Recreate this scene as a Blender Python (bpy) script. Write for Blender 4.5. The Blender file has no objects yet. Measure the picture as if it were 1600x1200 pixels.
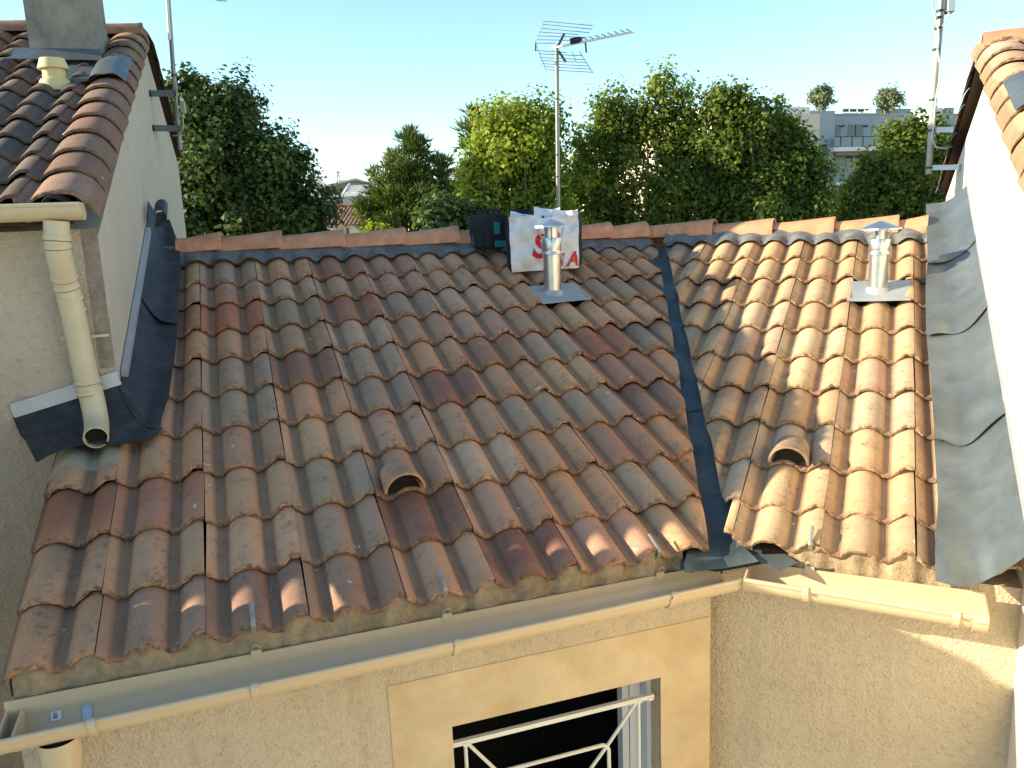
import bpy, bmesh, math, random
import numpy as np
from mathutils import Vector, Matrix
random.seed(7); rng = np.random.default_rng(7)
S = bpy.context.scene; COL = S.collection
cos, sin, pi, rad = math.cos, math.sin, math.pi, math.radians
A = lambda *v: np.array(v, float)
EYE = 7.0                      # camera height above the street; everything below is built from eye level, then lifted

# ------------------------------------------------------------------ camera, sky, sun, exposure
F, PITCH, ROLL = 1269.56, .1959, -.0415
_f = A(0, cos(PITCH), -sin(PITCH)); _r0 = A(1, 0, 0); _u0 = np.cross(_r0, _f)
CR = cos(ROLL)*_r0+sin(ROLL)*_u0; CU = -sin(ROLL)*_r0+cos(ROLL)*_u0; CF = _f
cam = bpy.data.objects.new('camera', bpy.data.cameras.new('camera')); COL.objects.link(cam)
cam.data.sensor_width = 36; cam.data.lens = F/1600*36; cam.data.clip_end = 5000; cam.data.clip_start = .05
cam.matrix_world = Matrix(((CR[0], CU[0], -CF[0], 0), (CR[1], CU[1], -CF[1], 0), (CR[2], CU[2], -CF[2], 0), (0, 0, 0, 1)))
S.camera = cam
SUN = A(-.94, -.061, .348); SUN /= np.linalg.norm(SUN)      # direction towards the sun
EL = math.asin(SUN[2]); AZ = math.atan2(SUN[0], SUN[1])     # azimuth clockwise from +Y
W_ = bpy.data.worlds.new('World'); S.world = W_; W_.use_nodes = True
nt = W_.node_tree; nt.nodes.clear()
sky = nt.nodes.new('ShaderNodeTexSky'); sky.sky_type = 'NISHITA'; sky.sun_disc = False
sky.sun_elevation = EL; sky.sun_rotation = AZ; sky.altitude = 50; sky.air_density = 1.0; sky.dust_density = .05; sky.ozone_density = 3.0
bg = nt.nodes.new('ShaderNodeBackground'); bg.inputs['Strength'].default_value = .15
wo = nt.nodes.new('ShaderNodeOutputWorld')
tint = nt.nodes.new('ShaderNodeMix'); tint.data_type = 'RGBA'; tint.blend_type = 'MULTIPLY'; tint.inputs[0].default_value = 1
tint.inputs[7].default_value = (.93, .945, .84, 1)            # the photo's daylight white balance
nt.links.new(sky.outputs[0], tint.inputs[6]); nt.links.new(tint.outputs[2], bg.inputs[0]); nt.links.new(bg.outputs[0], wo.inputs[0])
sl_ = bpy.data.lights.new('sun', 'SUN'); sl_.energy = 4.6; sl_.angle = rad(.5); sl_.color = (1, .89, .66)
sun = bpy.data.objects.new('sun', sl_); COL.objects.link(sun)
sun.rotation_euler = Vector(SUN).to_track_quat('Z', 'Y').to_euler(); sun.location = (-20, 0, 20)
S.view_settings.view_transform = 'Standard'; S.view_settings.look = 'None'
S.view_settings.exposure = 1.3; S.view_settings.gamma = 1; S.view_settings.use_curve_mapping = False

# ------------------------------------------------------------------ helpers
def ray(px, py): return CR*(px-800)/F+CU*(600-py)/F+CF
def atY(px, py, Y): d = ray(px, py); return d*(Y/d[1])
def empty(name, loc, label, cat, group=None):
    o = bpy.data.objects.new(name, None); COL.objects.link(o); o.location = loc; o.empty_display_size = .3
    o['label'] = label; o['category'] = cat
    if group: o['group'] = group
    return o
def tag(o, label, cat, group=None):
    o['label'] = label; o['category'] = cat
    if group: o['group'] = group
    return o
def link(name, me, parent=None, loc=None, mat=None):
    ob = bpy.data.objects.new(name, me); COL.objects.link(ob)
    if mat is not None and len(me.materials) == 0: me.materials.append(mat)
    off = A(0, 0, 0)
    if parent is not None:
        ob.parent = parent
        if parent.type == 'EMPTY': off = -np.array(parent.location)
    ob.location = (A(0, 0, 0) if loc is None else A(*loc))+off
    return ob
class MB:
    def __init__(s): s.v = []; s.f = []
    def add(s, v, f):
        n = len(s.v); s.v += [tuple(map(float, p)) for p in v]; s.f += [tuple(i+n for i in q) for q in f]; return s
    def box(s, c, X, Y, Z):
        c, X, Y, Z = A(*c), A(*X), A(*Y), A(*Z)
        if np.cross(X, Y)@Z < 0: X = -X
        v = [c+a*X+b*Y+d*Z for d in (-1, 1) for b in (-1, 1) for a in (-1, 1)]
        return s.add(v, [(0, 2, 3, 1), (4, 5, 7, 6), (0, 1, 5, 4), (2, 6, 7, 3), (0, 4, 6, 2), (1, 3, 7, 5)])
    def bar(s, p, q, w, h, up=(0, 0, 1)):
        p, q = A(*p), A(*q); d = q-p; x = np.cross(d, A(*up)); x = x/np.linalg.norm(x); y = np.cross(x, d); y /= np.linalg.norm(y)
        return s.box((p+q)/2, x*w/2, d/2, y*h/2)
    def tube(s, pts, r, seg=10, cap=True):
        pts = [A(*p) for p in pts]; n = len(pts); rs = r if hasattr(r, '__len__') else [r]*n
        ref = None; v = []; f = []
        for i, p in enumerate(pts):
            t = pts[min(i+1, n-1)]-pts[max(i-1, 0)]; t /= np.linalg.norm(t)
            if ref is None: ref = np.cross(t, A(0, 0, 1) if abs(t[2]) < .9 else A(1, 0, 0))
            x = ref-t*(ref@t); x /= np.linalg.norm(x); ref = x; y = np.cross(t, x)
            v += [p+rs[i]*(cos(2*pi*k/seg)*x+sin(2*pi*k/seg)*y) for k in range(seg)]
        for i in range(n-1):
            for k in range(seg):
                a = i*seg+k; b = i*seg+(k+1) % seg; f.append((a, b, b+seg, a+seg))
        if cap: f += [tuple(range(seg-1, -1, -1)), tuple(range((n-1)*seg, n*seg))]
        return s.add(v, f)
    def lathe(s, base, prof, seg=20, axis=(0, 0, 1), close=False):
        base = A(*base); z = A(*axis)/np.linalg.norm(axis); x = np.cross(z, A(0, 1, .01)); x /= np.linalg.norm(x); y = np.cross(z, x)
        v = [base+h*z+r*(cos(2*pi*k/seg)*x+sin(2*pi*k/seg)*y) for r, h in prof for k in range(seg)]
        f = [(i*seg+k, i*seg+(k+1) % seg, (i+1)*seg+(k+1) % seg, (i+1)*seg+k) for i in range(len(prof)-1) for k in range(seg)]
        if close: f += [tuple(range(seg-1, -1, -1)), tuple(range((len(prof)-1)*seg, len(prof)*seg))]
        return s.add(v, f)
    def sheet(s, G, th=0.):
        G = np.array(G, float); m, n = G.shape[:2]
        f = [(i*n+j, i*n+j+1, (i+1)*n+j+1, (i+1)*n+j) for i in range(m-1) for j in range(n-1)]
        if not th: return s.add(G.reshape(-1, 3), f)
        du = np.gradient(G, axis=0); dv = np.gradient(G, axis=1); N = np.cross(dv, du); N /= np.linalg.norm(N, axis=2, keepdims=True)+1e-12
        B = (G-N*th).reshape(-1, 3); k = m*n
        f2 = [tuple(k+i for i in q[::-1]) for q in f]
        rim = [i for i in range(n)]+[i*n+n-1 for i in range(1, m)]+[(m-1)*n+j for j in range(n-2, -1, -1)]+[i*n for i in range(m-2, 0, -1)]
        f3 = [(rim[(i+1) % len(rim)], rim[i], rim[i]+k, rim[(i+1) % len(rim)]+k) for i in range(len(rim))]
        return s.add(np.vstack([G.reshape(-1, 3), B]), f+f2+f3)
    def mesh(s, name, smooth=False, ang=None):
        me = bpy.data.meshes.new(name); me.from_pydata(s.v, [], s.f); me.update()
        if smooth:
            me.polygons.foreach_set('use_smooth', [True]*len(me.polygons))
            if ang: me.set_sharp_from_angle(angle=rad(ang))
        return me
    def obj(s, name, mat, parent=None, smooth=False, ang=40, base=None):
        if base is not None: s.v = [tuple(A(*p)-A(*base)) for p in s.v]
        me = s.mesh(name, smooth, ang)
        if s.f:
            bm = bmesh.new(); bm.from_mesh(me); bmesh.ops.recalc_face_normals(bm, faces=bm.faces); bm.to_mesh(me); bm.free()
        return link(name, me, parent, base if base is not None else None, mat)

# ------------------------------------------------------------------ materials
def mat(name, build=None, color=(.5, .5, .5), rough=.7, metal=0., var=.12, scale=6., bump=0., bscale=60., bdist=.01, dirt=None, dscale=2.5, damt=.5, spec=.3):
    m = bpy.data.materials.new(name); m.use_nodes = True; t = m.node_tree; N = t.nodes; L = t.links
    b = N['Principled BSDF']; b.inputs['Roughness'].default_value = rough; b.inputs['Metallic'].default_value = metal
    b.inputs['Specular IOR Level'].default_value = spec
    tc = N.new('ShaderNodeTexCoord')
    def noise(sc, det=5, ro=.6, src=None):
        n = N.new('ShaderNodeTexNoise'); n.inputs['Scale'].default_value = sc; n.inputs['Detail'].default_value = det; n.inputs['Roughness'].default_value = ro
        L.new(src or tc.outputs['Object'], n.inputs['Vector']); return n.outputs['Fac']
    def ramp(x, a, bb, ca=(0, 0, 0, 1), cb=(1, 1, 1, 1)):
        r = N.new('ShaderNodeValToRGB'); r.color_ramp.elements[0].position = a; r.color_ramp.elements[1].position = bb
        r.color_ramp.elements[0].color = ca; r.color_ramp.elements[1].color = cb; L.new(x, r.inputs[0]); return r.outputs['Color']
    def mix(fac, ca, cb, mode='MIX'):
        x = N.new('ShaderNodeMix'); x.data_type = 'RGBA'; x.blend_type = mode
        for s_, val in ((0, fac), (6, ca), (7, cb)):
            if hasattr(val, 'links') or hasattr(val, 'is_linked'): L.new(val, x.inputs[s_])
            else: x.inputs[s_].default_value = val if s_ == 0 else (*val[:3], 1)
        return x.outputs[2]
    def dobump(h, st, dist, prev=None):
        bp = N.new('ShaderNodeBump'); bp.inputs['Strength'].default_value = st; bp.inputs['Distance'].default_value = dist
        L.new(h, bp.inputs['Height'])
        if prev is not None: L.new(prev, bp.inputs['Normal'])
        L.new(bp.outputs[0], b.inputs['Normal']); return bp.outputs[0]
    if build: build(m, N, L, b, tc, noise, ramp, mix, dobump); return m
    c = A(*color); lo, hi = np.clip(c*(1-var), 0, 1), np.clip(c*(1+var), 0, 1)
    col = ramp(noise(scale), .3, .7, (*lo, 1), (*hi, 1))
    if dirt is not None: 
        k = N.new('ShaderNodeMath'); k.operation = 'MULTIPLY'; k.inputs[1].default_value = damt
        L.new(ramp(noise(dscale, 8, .7), .45, .7), k.inputs[0]); col = mix(k.outputs[0], col, dirt)
    L.new(col, b.inputs['Base Color'])
    if bump: dobump(noise(bscale, 6, .65), bump, bdist)
    return m

def tile_build(base_from_object, edge, grey, smear=False):
    def f(m, N, L, b, tc, noise, ramp, mix, dobump):
        oi = N.new('ShaderNodeObjectInfo'); uv = N.new('ShaderNodeSeparateXYZ'); L.new(tc.outputs['UV'], uv.inputs[0])
        add = N.new('ShaderNodeVectorMath'); add.operation = 'MULTIPLY_ADD'; add.inputs[1].default_value = (37, 91, 53)
        L.new(oi.outputs['Random'], add.inputs[0]); L.new(tc.outputs['Object'], add.inputs[2]); src = add.outputs[0]
        def mul(x, k):
            q = N.new('ShaderNodeMath'); q.operation = 'MULTIPLY'; L.new(x, q.inputs[0])
            if hasattr(k, 'is_linked'): L.new(k, q.inputs[1])
            else: q.inputs[1].default_value = k
            return q.outputs[0]
        n1 = noise(7, 6, .65, src); n2 = noise(38, 6, .7, src); n3 = noise(3.2, 5, .6, src); n4 = noise(150, 4, .6, src)
        col = oi.outputs['Color']
        col = mix(mul(ramp(n3, .42, .68), .4), col, grey)                                     # weathered crown, greyer
        lip = mul(ramp(uv.outputs['Y'], .03, .3, (1, 1, 1, 1), (0, 0, 0, 1)), ramp(n2, .3, .62))
        col = mix(mul(lip, .55), col, edge)                                                   # bare clay towards the lower rim
        low = ramp(uv.outputs['X'], .08, .75, (1, 1, 1, 1), (0, 0, 0, 1))
        col = mix(mul(mul(low, ramp(n1, .3, .6)), .42), col, edge)
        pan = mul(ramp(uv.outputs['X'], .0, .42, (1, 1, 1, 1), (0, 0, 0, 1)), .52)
        col = mix(pan, col, (.19, .118, .078))                                                 # silt left in the pans, with their shade painted in too
        col = mix(mul(ramp(n2, .52, .66), mul(ramp(n1, .5, .64), .75)), col, (.075, .062, .05))  # black lichen
        n5 = noise(14, 7, .72, src)
        col = mix(mul(mul(ramp(n5, .47, .63), ramp(n1, .42, .64)), .24), col, (.13, .095, .07))   # soot-grey mottling
        rimd = mul(ramp(uv.outputs['Y'], .0, .06, (1, 1, 1, 1), (0, 0, 0, 1)), ramp(n2, .42, .6))
        col = mix(mul(rimd, .8), col, (.075, .055, .04))
        sp = mul(ramp(n4, .58, .70), .4); col = mix(sp, col, (.45, .36, .26))
        dk = mul(ramp(n4, .32, .44, (1, 1, 1, 1), (0, 0, 0, 1)), .5); col = mix(dk, col, (.1, .075, .055))
        n6 = noise(19, 2, .5, src); col = mix(mul(ramp(n6, .725, .755), .75), col, (.6, .59, .55))   # a few bird droppings
        if smear:
            q = N.new('ShaderNodeMath'); q.operation = 'ADD'; L.new(uv.outputs['Y'], q.inputs[0]); L.new(mul(n1, .55), q.inputs[1])
            col = mix(mul(ramp(q.outputs[0], .66, .7), .9), col, (.50, .40, .26))
        L.new(col, b.inputs['Base Color']); b.inputs['Roughness'].default_value = .88; b.inputs['Specular IOR Level'].default_value = .15
        p = dobump(n2, .35, .004); dobump(n4, .5, .0025, p)
    return f
M = {}
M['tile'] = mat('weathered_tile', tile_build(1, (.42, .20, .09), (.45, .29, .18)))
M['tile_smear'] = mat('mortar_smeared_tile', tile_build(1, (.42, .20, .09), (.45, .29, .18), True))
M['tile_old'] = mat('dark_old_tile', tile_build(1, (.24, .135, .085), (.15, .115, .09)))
M['ridge'] = mat('ridge_clay', color=(.58, .265, .145), rough=.8, var=.25, scale=9, bump=.25, bscale=120, bdist=.003, dirt=(.33, .2, .12), dscale=6, damt=.55)
M['ridge_old'] = mat('old_ridge_clay', color=(.29, .15, .10), rough=.85, var=.3, scale=9, bump=.3, bscale=90, bdist=.004, dirt=(.14, .11, .08), dscale=5, damt=.8)
M['under'] = mat('roof_underlay', color=(.05, .035, .025), rough=.95)
def stucco_build(c1, c2, sc, st, dist):
    def f(m, N, L, b, tc, noise, ramp, mix, dobump):
        n = noise(1.3, 6, .6); n2 = noise(sc*.35, 5, .7)
        col = ramp(n, .3, .7, (*c1, 1), (*c2, 1)); d = ramp(n2, .34, .5, (1, 1, 1, 1), (0, 0, 0, 1))
        k = N.new('ShaderNodeMath'); k.operation = 'MULTIPLY'; k.inputs[1].default_value = .28; L.new(d, k.inputs[0])
        col = mix(k.outputs[0], col, tuple(A(*c1)*.55))
        mp = N.new('ShaderNodeMapping'); mp.inputs['Scale'].default_value = (7, 7, .45); L.new(tc.outputs['Object'], mp.inputs['Vector'])
        k2 = N.new('ShaderNodeMath'); k2.operation = 'MULTIPLY'; k2.inputs[1].default_value = .3
        L.new(ramp(noise(1, 6, .65, mp.outputs[0]), .5, .72), k2.inputs[0]); col = mix(k2.outputs[0], col, tuple(A(*c1)*A(.62, .58, .52)))
        L.new(col, b.inputs['Base Color'])
        b.inputs['Roughness'].default_value = .92; b.inputs['Specular IOR Level'].default_value = .12
        vo = N.new('ShaderNodeTexVoronoi'); vo.inputs['Scale'].default_value = sc; L.new(tc.outputs['Object'], vo.inputs['Vector'])
        p = dobump(n2, st, dist); p = dobump(vo.outputs['Distance'], st*.6, dist*.6, p); dobump(noise(sc*2.2, 3), st*.5, dist*.3, p)
    return f
M['stucco'] = mat('rough_cream_render', stucco_build((.54, .43, .29), (.64, .52, .36), 78, .85, .017))
M['stucco_left'] = mat('rough_shaded_render', stucco_build((.52, .42, .31), (.62, .51, .38), 78, .85, .017))
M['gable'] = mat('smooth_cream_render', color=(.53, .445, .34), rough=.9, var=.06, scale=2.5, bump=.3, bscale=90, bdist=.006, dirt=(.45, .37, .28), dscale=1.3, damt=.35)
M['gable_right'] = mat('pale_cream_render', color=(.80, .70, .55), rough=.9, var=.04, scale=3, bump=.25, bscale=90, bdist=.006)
M['bare'] = mat('bare_grey_render', color=(.34, .28, .22), rough=.95, var=.25, scale=18, bump=.9, bscale=55, bdist=.02)
M['ochre'] = mat('ochre_smooth_render', color=(.575, .44, .265), rough=.9, var=.13, scale=4.5, bump=.3, bscale=35, bdist=.006, dirt=(.50, .32, .13), dscale=2.8, damt=.75)
M['mortar'] = mat('bedding_mortar', color=(.40, .285, .165), rough=.95, var=.25, scale=25, bump=.8, bscale=70, bdist=.014, dirt=(.17, .13, .09), dscale=5, damt=.75)
M['gutter'] = mat('beige_plastic', color=(.60, .455, .285), rough=.36, var=.04, scale=3, dirt=(.45, .36, .24), dscale=3, damt=.35, spec=.45)
M['gutter_l'] = mat('pale_yellow_plastic', color=(.62, .52, .34), rough=.45, var=.04, scale=3, dirt=(.42, .33, .2), dscale=6, damt=.35, spec=.45)
M['hood'] = mat('hood_clay', color=(.46, .25, .135), rough=.9, var=.25, scale=14, bump=.4, bscale=70, bdist=.004, dirt=(.33, .22, .14), dscale=12, damt=.6)
M['hood_grey'] = mat('weathered_hood_clay', color=(.36, .24, .15), rough=.9, var=.3, scale=14, bump=.4, bscale=70, bdist=.004, dirt=(.19, .14, .10), dscale=12, damt=.7)
M['joint'] = mat('joint_brown', color=(.16, .12, .07), rough=.9)  # dark brown for the thin rings at the downpipe joints
M['vent'] = mat('yellow_plastic', color=(.66, .52, .24), rough=.5, var=.05)
M['zinc'] = mat('dark_zinc', color=(.03, .031, .034), rough=.55, metal=.15, var=.3, scale=3.5, bump=.2, bscale=7, bdist=.03, dirt=(.13, .125, .12), dscale=9, damt=.35)
M['lead'] = mat('grey_lead', color=(.09, .105, .108), rough=.4, metal=.15, var=.2, scale=5, bump=.2, bscale=6, bdist=.03, dirt=(.19, .205, .205), dscale=3.5, damt=.45, spec=.6)
M['ridge_lead'] = mat('ridge_lead_strip', color=(.15, .152, .155), rough=.6, metal=.25, var=.25, scale=14, dirt=(.28, .26, .22), dscale=15, damt=.6)
M['valley'] = mat('valley_zinc', color=(.055, .078, .085), rough=.5, metal=.2, var=.3, scale=5, dirt=(.16, .125, .085), dscale=5, damt=.45)
M['galv'] = mat('galvanised_steel', color=(.56, .575, .57), rough=.3, metal=.92, var=.12, scale=12, bump=.1, bscale=10, bdist=.01)
M['plate'] = mat('flue_plate', color=(.42, .45, .45), rough=.5, metal=.5, var=.12, scale=9)
M['mast'] = mat('mast_steel', color=(.25, .24, .215), rough=.45, metal=.6, var=.12, scale=10)
M['mast_pale'] = mat('mast_paint', color=(.36, .35, .29), rough=.5, metal=.3, var=.1)
M['hook'] = mat('hook_steel', color=(.33, .31, .27), rough=.45, metal=.4, var=.2, scale=20)
M['alu'] = mat('aluminium_strip', color=(.52, .53, .55), rough=.45, metal=.5, var=.08)
M['white'] = mat('white_paint', color=(.74, .72, .66), rough=.45, var=.05)
M['rail'] = mat('ivory_metal_paint', color=(.66, .63, .54), rough=.4, var=.05, spec=.5)
M['frame'] = mat('window_frame_paint', color=(.50, .52, .56), rough=.4, var=.03)
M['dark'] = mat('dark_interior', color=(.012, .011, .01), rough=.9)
M['black'] = mat('black_fabric', color=(.018, .02, .026), rough=.85, var=.3, scale=20, bump=.3, bscale=40)
M['teal'] = mat('teal_fabric', color=(.01, .17, .19), rough=.7, var=.15)
M['sack'] = mat('white_woven_sack', color=(.72, .71, .70), rough=.5, var=.07, scale=8, bump=.5, bscale=14, bdist=.03, dirt=(.55, .47, .38), dscale=5, damt=.35)
M['red'] = mat('red_print', color=(.62, .03, .03), rough=.5, var=.08)
M['cable'] = mat('black_cable', color=(.015, .016, .02), rough=.4)
M['whitecable'] = mat('white_cable', color=(.6, .57, .48), rough=.4)
M['chimney'] = mat('chimney_render', color=(.27, .24, .20), rough=.95, var=.35, scale=5, bump=.9, bscale=45, bdist=.02, dirt=(.36, .32, .26), dscale=6, damt=.7)
M['glass'] = mat('dark_glass', color=(.03, .035, .04), rough=.06, spec=.6)
M['label'] = mat('white_sticker', color=(.75, .75, .72), rough=.5)
M['ground'] = mat('dry_ground', color=(.30, .26, .19), rough=.95, var=.3, scale=.25, bump=.3, bscale=5)
M['bark'] = mat('bark', color=(.16, .12, .085), rough=.95, var=.3, scale=9, bump=.8, bscale=16, bdist=.03)
M['conc'] = mat('pale_grey_render', color=(.36, .385, .395), rough=.9, var=.04, scale=.4)
M['conc_white'] = mat('white_render', color=(.76, .73, .68), rough=.9, var=.03, scale=.4)
M['conc_warm'] = mat('salmon_render', color=(.72, .56, .44), rough=.9, var=.05, scale=.4)
M['conc_brown'] = mat('brown_cladding', color=(.30, .24, .19), rough=.9, var=.06, scale=.6)
M['roof_grey'] = mat('grey_roofing', color=(.36, .37, .35), rough=.8, var=.06, scale=.5)
M['farglass'] = mat('balcony_glass', color=(.16, .22, .24), rough=.2, var=.05, spec=.5)
M['steel_dark'] = mat('dark_steel', color=(.06, .065, .07), rough=.5, metal=.3)
M['terracotta'] = mat('far_terracotta', color=(.30, .155, .085), rough=.9, var=.3, scale=1.2)
def leaf_mat(name, dark, light, trans):
    def f(m, N, L, b, tc, noise, ramp, mix, dobump):
        at = N.new('ShaderNodeAttribute'); at.attribute_name = 'tone'
        col = ramp(at.outputs['Fac'], 0, 1, (*dark, 1), (*light, 1)); L.new(col, b.inputs['Base Color'])
        b.inputs['Roughness'].default_value = .55; b.inputs['Specular IOR Level'].default_value = .25
        tr = N.new('ShaderNodeBsdfTranslucent'); g = N.new('ShaderNodeMix'); g.data_type = 'RGBA'; g.blend_type = 'MULTIPLY'
        g.inputs[0].default_value = 1; L.new(col, g.inputs[6]); g.inputs[7].default_value = (1.7, 1.75, .55, 1); L.new(g.outputs[2], tr.inputs[0])
        ms = N.new('ShaderNodeMixShader'); ms.inputs[0].default_value = trans; L.new(b.outputs[0], ms.inputs[1]); L.new(tr.outputs[0], ms.inputs[2])
        L.new(ms.outputs[0], N['Material Output'].inputs[0])
    return mat(name, f)
M['leaf'] = leaf_mat('plane_leaf', (.05, .09, .016), (.23, .265, .05), .42)
M['leaf_lime'] = leaf_mat('lime_leaf', (.09, .15, .02), (.31, .34, .05), .45)
M['leaf_deep'] = leaf_mat('deep_leaf', (.03, .062, .018), (.12, .155, .038), .3)
M['needle'] = leaf_mat('pine_needle', (.05, .085, .022), (.17, .20, .05), .2)
M['olive'] = leaf_mat('olive_leaf', (.12, .14, .075), (.27, .29, .17), .25)

# ------------------------------------------------------------------ roof frames and wall planes
class Fr:                                   # a roof slope: O on the crest plane, r along the rows, d down the slope, n outward
    def __init__(s, O, ps, sl):
        s.O = A(*O); s.ps = ps; s.sl = sl; s.r = A(cos(ps), sin(ps), 0); s.h = A(sin(ps), -cos(ps), 0)
        s.d = s.h*cos(sl)-A(0, 0, sin(sl)); s.n = np.cross(s.r, -s.d)
        s.R = Matrix(((s.r[0], -s.d[0], s.n[0]), (s.r[1], -s.d[1], s.n[1]), (s.r[2], -s.d[2], s.n[2]))).to_4x4()
    def pt(s, a, t, o=0.): return s.O+s.r*a+s.d*t+s.n*o
    def hit(s, px, py, o=0.):
        d = ray(px, py); X = d*(((s.O+s.n*o)@s.n)/(d@s.n)); v = X-s.O; return v@s.r, v@s.d
class Pl:                                   # a vertical wall plane: P on it, r along it, n towards the viewer's side
    def __init__(s, P, ps, flip=False):
        s.P = A(*P); s.r = A(cos(ps), sin(ps), 0); s.n = A(sin(ps), -cos(ps), 0)*(-1 if flip else 1)
    def pt(s, a, z, d=0.): return A(*(s.P[:2]+s.r[:2]*a+s.n[:2]*d), z)
    def hit(s, px, py, d=0.):
        q = ray(px, py); X = q*(((s.P+s.n*d)@s.n)/(q@s.n)); return (X-s.P)@s.r, X[2]
    def box(s, mb, a0, a1, z0, z1, d0, d1):
        return mb.box(s.pt((a0+a1)/2, (z0+z1)/2, (d0+d1)/2), s.r*abs(a1-a0)/2, s.n*abs(d1-d0)/2, A(0, 0, abs(z1-z0)/2))
    def rect(s, mb, x0, y0, x1, y1, d0, d1):
        p = [s.hit(x0, (y0+y1)/2, d1), s.hit(x1, (y0+y1)/2, d1), s.hit((x0+x1)/2, y0, d1), s.hit((x0+x1)/2, y1, d1)]
        return s.box(mb, p[0][0], p[1][0], p[3][1], p[2][1], d0, d1)
W, P, HB = .3857, .36, .047
SL = .3704
LF = Fr((-2.6123, 5.8862, -.1894), .3199, SL); RF = Fr((1.6722, 6.8554, -.1896), -.4357, SL)
TL = [.91, 1.82, 2.88, 3.91, 4.96, 5.97, 7.0, 8.02, 9.01, 9.92]
TR = [1.10, 2.06, 3.09, 4.08, 5.10, 6.11, 7.13, 8.13, 9.05, 9.76]
CL = A(-2.04, 4.15, 0); PSL = rad(17.2); CRt = A(2.12, 3.19, 0); PSR = rad(-24.5)
LHf = Pl(CL, PSL)                                       # left house front
LHg = Pl(CL, PSL+pi/2)                                  # left house gable, a = distance back, n = +r side
RHg = Pl(CRt, PSR+pi/2, True)                           # right house gable, a = distance back, n = towards the left
sL, sR = TL[9]*P*cos(SL), TR[9]*P*cos(SL)
FL = Pl(LF.O+LF.h*sL, LF.ps); FRt = Pl(RF.O+RF.h*sR, RF.ps)   # the two street fronts of the middle house
zE = LF.O[2]-TL[9]*P*sin(SL)

# ------------------------------------------------------------------ tile meshes
def prof(x):
    h = 0.
    for c in (-.027, W/2-.027, W-.027):
        d = abs(x-c)/.079
        if d < 1: h = max(h, HB*(1-d**2.1)**.92)
    return h
def tile_mesh(seed, wid=W, pf=prof, xs=None, ln=.405, chips=.004):
    r = random.Random(seed); TH = .015
    if xs is None:
        base = [.003, .014, .03, .042, .05, .075, .098]
        c = W/2-.027; base += [c+k*.079 for k in (-1, -.94, -.8, -.55, -.25, 0, .25, .55, .8, .94, 1)]
        c2 = W-.027; base += [c2-.095, c2-.079, c2-.07, c2-.057, c2-.039, c2-.018, c2, c2+.012, W-.001]
        xs = sorted(set(round(x, 4) for x in base if .003 <= x <= W))
    v = []; uv = []; n = len(xs)
    ys = [0, .007, .03, ln]
    for yi, y in enumerate(ys):
        for x in xs:
            yy = y+(r.uniform(-chips, chips) if yi < 2 else 0)
            if yi < 3 and x > wid-.046 and wid == W: yy += .021          # side-lap notch
            h = pf(x); v.append((x, yy, h-HB-.03*(y/P)-(.004 if yi == 0 else 0))); uv.append((h/HB, y/P))
    for yi, y in enumerate((ys[0], ys[-1])):
        for k, x in enumerate(xs):
            q = v[k] if yi == 0 else v[3*n+k]
            v.append((q[0], q[1]+.001, q[2]-TH)); uv.append((pf(x)/HB, y/P))
    f = []
    def strip(a, b): return [(a*n+i, a*n+i+1, b*n+i+1, b*n+i) for i in range(n-1)]
    f += strip(0, 1)+strip(1, 2)+strip(2, 3)+strip(4, 0)+strip(5, 4)
    f += [(0, n, 2*n, 3*n, 5*n, 4*n), (4*n+n-1, 5*n+n-1, 3*n+n-1, 2*n+n-1, n+n-1, n-1)]
    me = bpy.data.meshes.new('roof_tile'); me.from_pydata(v, [], f)
    ul = me.uv_layers.new(name='UVMap'); vi = np.zeros(len(me.loops), int); me.loops.foreach_get('vertex_index', vi)
    ul.data.foreach_set('uv', np.array(uv)[vi].ravel())
    me.polygons.foreach_set('use_smooth', [True]*len(me.polygons)); me.set_sharp_from_angle(angle=rad(50))
    return me
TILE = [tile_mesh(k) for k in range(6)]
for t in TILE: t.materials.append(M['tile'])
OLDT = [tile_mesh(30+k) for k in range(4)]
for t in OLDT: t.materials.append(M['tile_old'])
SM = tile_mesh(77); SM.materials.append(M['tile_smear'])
def cut(me, co, no):                                    # keep the side the normal does not point to (local space)
    bm = bmesh.new(); bm.from_mesh(me)
    bmesh.ops.bisect_plane(bm, geom=bm.verts[:]+bm.edges[:]+bm.faces[:], plane_co=co, plane_no=no, clear_outer=True)
    if not bm.faces: bm.free(); return None
    ed = [e for e in bm.edges if e.is_boundary]
    try: bmesh.ops.holes_fill(bm, edges=ed, sides=0)
    except Exception: pass
    m2 = bpy.data.meshes.new('roof_tile'); bm.to_mesh(m2); bm.free()
    for q in me.materials: m2.materials.append(q)
    return m2
TAN = [(.60, .325, .175), (.55, .29, .155), (.62, .345, .185), (.50, .275, .155), (.60, .30, .15), (.58, .355, .22)]
RED = (.38, .14, .085); ORG = (.62, .32, .16); DRK = (.16, .11, .085); GRY = (.43, .28, .18); PNK = (.52, .275, .175)
def tone(base, amt=.08):
    k = 1+random.uniform(-amt, amt); return tuple(min(1, c*k*(1+random.uniform(-.03, .03))) for c in base)+(1,)
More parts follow.
